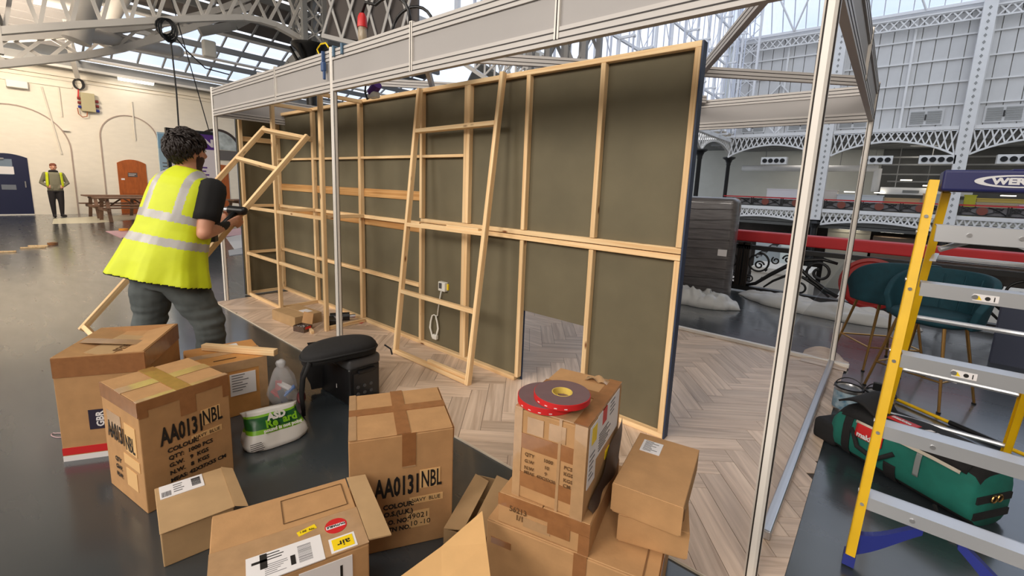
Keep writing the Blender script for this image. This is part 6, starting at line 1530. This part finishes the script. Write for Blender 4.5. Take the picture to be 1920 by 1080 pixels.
# head: skull, jaw, nose, ears, brow
def HP(a, b, c): return hd_c + hr*(a*HS) + hf*(b*HS) + hu*(c*HS)
def hs(c, a, b, d): sph(body, c, a*HS, b*HS, d*HS, H3)
hs(HP(0, -.008, .015), .076, .096, .108); hs(HP(0, .030, -.045), .060, .068, .066); hs(HP(0, .060, -.088), .034, .030, .026)
limb(body, [HP(0, .088, .018), HP(0, .110, -.012), HP(0, .116, -.022)], [.011, .015, .015], 10)
hs(HP(0, .090, -.050), .026, .016, .010); hs(HP(0, .086, .034), .055, .016, .010)
for s in (-1, 1): hs(HP(.080*s, -.008, -.010), .010, .020, .032)
me = remesh(body, .011, 4)
wk = thing('person', 'worker in lime hi-vis vest and grey jeans carrying a pine frame', 'person', tuple(anR * 1))
SL = shR.lerp(elR, .66); sdir = (elR - shR).normalized(); SLl = shL.lerp(elL, .66); sdl = (elL - shL).normalized()
def rule(c, n):
    s_ = (c - pel).dot(axs)/LA; q = c - hd_c
    if (c - wrR).length < .35 and (c - elR).dot((wrR - elR).normalized()) > -.05 and (c - SP(.5)).dot(u_) > .1 and (c - shR).dot(sdir) > (SL - shR).dot(sdir): return 1
    if q.length < .20 and s_ > .99:
        # beard over jaw and chin, skin elsewhere
        if q.dot(hu) < -.030 and q.dot(hu) > -.135 and q.dot(hf) > .018 and not (abs(q.dot(hr)) < .02 and q.dot(hf) > .103): return 3
        return 1
    if s_ > .955: return 1
    if s_ < -.02 and (c - shR).length > .3 and (c - wrR).length > .12 and (c - elR).length > .12 and (c - wrL).length > .12: return 2
    if (c - shR).length < .8 and (c - SP((c - pel).dot(axs)/LA)).dot(u_) > .17 and (c - shR).dot(sdir) > (SL - shR).dot(sdir): return 1
    if (c - gp).length < .30: return 1
    if (c - shL).dot(sdl) > (SLl - shL).dot(sdl) and (c - SP(s_)).dot(v_) > .10: return 1
    return 0
for v in me.vertices:      # creases in the jeans
    if v.co.z < .80:
        nn = noise.noise(Vector((v.co.x*5, v.co.y*5, v.co.z*26))) * (.010 if v.co.z < .62 else .006) + noise.noise(v.co*9)*.008
        v.co += v.normal*nn
finish('body', me, [TEE, SKIN, JEAN, BEARD], rule, wk)
# eyes and brows
for s in (-1, 1):
    mb = MB(); sph(mb, HP(.031*s, .086, .012), .013, n=10, m=8); part('eye', mb, WHITEP, wk, smooth=True)
    mb = MB(); sph(mb, HP(.031*s, .096, .012), .006, n=8, m=6); part('iris', mb, INK, wk, smooth=True)
    mb = MB(); mb.tube([HP(.015*s, .100, .036), HP(.034*s, .100, .041), HP(.056*s, .086, .034)], .006, 6); part('eyebrow', mb, HAIR, wk, smooth=True)
# hair: full dark crop built from a scalp cap and overlapping tufts
hm = MB()
def hairpt(a, ph, g=1.0):
    d = Vector((math.cos(ph)*math.cos(a), math.cos(ph)*math.sin(a), math.sin(ph)))
    lump = 1.0 + .06*noise.noise(d*2.6 + Vector((3, 1, 2)))
    return hd_c + hu*.028 - hf*.012 + H3 @ Vector((.102*d.x, .122*d.y, .121*d.z))*(lump*g)
def hairline(a):
    fr = max(0, math.sin(a)); bk = max(0, -math.sin(a)); side = abs(math.cos(a))
    return -.30 + 1.02*fr**1.3 - .62*bk**1.2 + .10*side
rings = []
for j in range(18):
    ring = []
    for k in range(48):
        a = 2*math.pi*k/48; lim = hairline(a); ring.append(hairpt(a, lim + (math.pi/2 - .04 - lim)*j/17, .97))
    rings.append(ring)
hm.loft(rings); o = part('hair', hm, HAIR, wk, smooth=True)
hm = MB(); rnd = random.Random(3)
for k in range(1300):
    a = rnd.uniform(0, 6.283); ph = math.asin(rnd.uniform(-.75, .995))
    if ph < hairline(a) + .02: continue
    p = hairpt(a, ph, .985); nrm = (p - (hd_c + hu*.028)).normalized()
    fl_ = (p - (hd_c + hu*.12)).normalized()*.3 + hr*.25 + hf*(.55 if ph > .3 else .15) - hu*(.9 if ph < .6 else .25) - nrm*0; fl_ += Vector((rnd.uniform(-.45, .45), rnd.uniform(-.45, .45), rnd.uniform(-.3, .3)))
    tg = (fl_ - nrm*fl_.dot(nrm)); tg = tg.normalized() if tg.length > .01 else hr
    L = rnd.uniform(.035, .06); lift = rnd.uniform(.002, .010)
    hm.tube([p - nrm*.004, p + nrm*lift + tg*L*.35, p + nrm*lift*.9 + tg*L*.7, p + nrm*lift*.3 + tg*L], [.007, .0075, .006, .001], 4)
o = part('hair_tufts', hm, HAIR, wk, smooth=True); o['kind'] = 'stuff'
# vest
vb = MB()
vr = [(-.075, .325, .235), (-.04, .322, .232), (.1, .285, .215), (.25, .255, .195), (.42, .232, .178), (.58, .225, .168), (.72, .220, .158), (.83, .212, .145), (.91, .185, .125), (.97, .130, .100), (1.03, .078, .075)]
rings = []
for s_, hw, hd in vr:
    ring = ering(SP(s_, -.015*(1 - s_), -.03 if s_ < .3 else -.01), u_, v_, hw, hd, 40, 2.4)
    k_ = max(0, (.55 - s_))
    ring = [p + (p - SP(s_)).normalized()*(.022*k_*math.sin(i*1.25) + .030*k_*noise.noise(p*6)) for i, p in enumerate(ring)]
    rings.append(ring)
vb.loft(rings)
vm = remesh(vb, .0085, 4)
def vrule(c, n):
    s_ = (c - pel).dot(axs)/LA; lat = (c - SP(s_)).dot(u_)
    if s_ < -.062: return 2
    if .27 < s_ < .345 or .50 < s_ < .575: return 1
    if s_ > .57 and .085 < abs(lat + .0) < .135: return 1
    return 0
finish('hi_vis_vest', vm, [LIME, REFL, TEE], vrule, wk)
# sleeve of the black t-shirt, loose over the upper arm
for sh, el, nm in ((shR, elR, 'sleeve'),):
    d_ = (el - sh).normalized(); a1 = d_.orthogonal().normalized(); a2 = d_.cross(a1)
    mb = MB(); mb.loft([[sh + d_*(sh - el).length*q + (a1*math.cos(2*math.pi*k/22) + a2*math.sin(2*math.pi*k/22))*rr*(1 + .04*math.sin(k*2.1)) for k in range(22)] for q, rr in ((-.22, .045), (-.12, .078), (.05, .090), (.3, .088), (.55, .082), (.72, .080))]); part(nm, mb, TEE, wk, smooth=True)
# jeans pocket and shoes
for s, an, kn in ((1, anR, knR), (-1, anL, knL)):
    mb = MB(); toe = (f*.9 + r*(.25*s)).normalized(); sd2 = toe.cross(Z)
    rings = []
    for d0, hw, z1 in ((-.085, .025, .05), (-.07, .038, .085), (-.02, .044, .10), (.05, .046, .085), (.12, .048, .065), (.165, .036, .05), (.18, .015, .04)):
        c = Vector((an.x, an.y, 0)) + toe*d0; rings.append([c + sd2*(hw*math.cos(a)) + Z*(.003 + z1/2 + z1/2*math.sin(a)) for a in [2*math.pi*k/16 for k in range(16)]])
    mb.loft(rings); part('shoe', mb, BLACKP, wk, smooth=True)
# cordless drill in the hand by the frame
dc = gp + Vector((.02, .015, .085))
t = thing('cordless_drill', 'black cordless drill held against the carried frame', 'drill', tuple(dc))
dd = Vector((-.75, -.62, .05)).normalized()
mb = MB(); mb.cyl(dc + dd*-.05, dc + dd*.07, .036, 16); sph(mb, dc + dd*-.05, .036, n=14, m=8); part('motor_housing', mb, BLACKP, t, smooth='auto')
mb = MB(); mb.cyl(dc + dd*.07, dc + dd*.12, .024, 14, .016); part('chuck', mb, STEEL, t, smooth='auto')
hb = gp + Vector((.06, -.22, -.13))
mb = MB(); mb.tube([dc, dc.lerp(hb, .55), hb], [.022, .02, .026], 10); part('grip', mb, BLACKP, t, smooth=True)
mb = MB(); mb.rbox((-.06, -.035, -.03), (.06, .035, .03), .01, Matrix.Translation(hb) @ rotz(50)); part('battery', mb, BLACKP, t)

# ---- man standing by the far wall
mx, my = -20.6, 1.63
def Q(y, z, x=0): return Vector((mx + x, my + y, z))
body = MB(); U = Vector((0, 1, 0)); V = Vector((1, 0, 0))
body.loft([ering(Q(0, .80), U, V, .16, .11), ering(Q(0, .92), U, V, .185, .13), ering(Q(0, 1.05), U, V, .195, .15), ering(Q(0, 1.22), U, V, .20, .145), ering(Q(0, 1.38), U, V, .19, .12), ering(Q(0, 1.45), U, V, .10, .07)])
limb(body, [Q(0, 1.40), Q(.01, 1.53)], [.065, .058]); sph(body, Q(.01, 1.60), .085, .075, .11); sph(body, Q(.01, 1.545, .03), .06, .055, .05); limb(body, [Q(.01, 1.60, .08), Q(.01, 1.575, .098)], [.012, .014], 8)
for s in (-1, 1):
    limb(body, [Q(.19*s, 1.38), Q(.30*s, 1.10, -.02), Q(.17*s, .99, .10)], [.065, .052, .042]); hand(body, Q(.20*s, 1.0, .08), Q(.13*s, .97, .13), (0, 0, 1), (0, -s, -.2), 1, (.2, -s*.3, -.8))
    limb(body, [Q(.09*s, .84), Q(.10*s, .48), Q(.09*s, .10)], [.105, .075, .05]); limb(body, [Q(.09*s, .05, -.04), Q(.12*s + .03, .045, .14)], [.048, .042])
    sph(body, Q(.01 + .078*s, 1.595), .02, .012, .03)
me = remesh(body, .014, 3)
fm = thing('person', 'man in lime vest standing hands in pockets by the far wall', 'person', (mx, my, 0))
HOOD = mat('olive_hoodie', C(120, 116, 96), .85); BTR = mat('black_trousers', C(34, 30, 32), .85)
def r2(c, n):
    if c.z > 1.49: return 1
    if c.z < .86 and abs(c.y - my) < .26: return 2
    if abs(c.y - my) < .20 and c.x > mx + .10 and .90 < c.z < 1.03 and abs(c.y - my) > .115: return 1
    return 0
finish('body', me, [HOOD, SKIN, BTR], r2, fm)
mb = MB(); sph(mb, Q(.01, 1.655, -.012), .092, .084, .07); part('hair', mb, mat('ginger_hair', C(120, 66, 44), .8), fm, smooth=True)
mb = MB(); mb.tube([Q(.0 + .085*math.cos(a), 1.46 + .02*math.sin(a), .075*math.sin(a)) for a in np.linspace(0, 6.28, 16)[:-1]], .032, 8, True); part('hood', mb, BTR, fm, smooth=True)
for s in (-1, 1):
    mb = MB(); mb.grid(lambda a, b: Q(s*(.125 + .05*a + .02*b), 1.43 - .45*b, .145 - .05*a - .02*(1 - b) + .015*math.sin(3*b)), 5, 8); o = part('vest_side', mb, LIME, fm, smooth=True); s_ = o.modifiers.new('thick', 'SOLIDIFY'); s_.thickness = .02
    mb = MB(); sph(mb, Q(.01 + .03*s, 1.605, .078), .010, n=8, m=6); part('eye', mb, INK, fm, smooth=True)
mb = MB(); sph(mb, Q(.01, 1.55, .086), .008, .02, .005, n=8, m=6); part('mouth', mb, mat('lips', C(150, 84, 76), .6), fm, smooth=True)
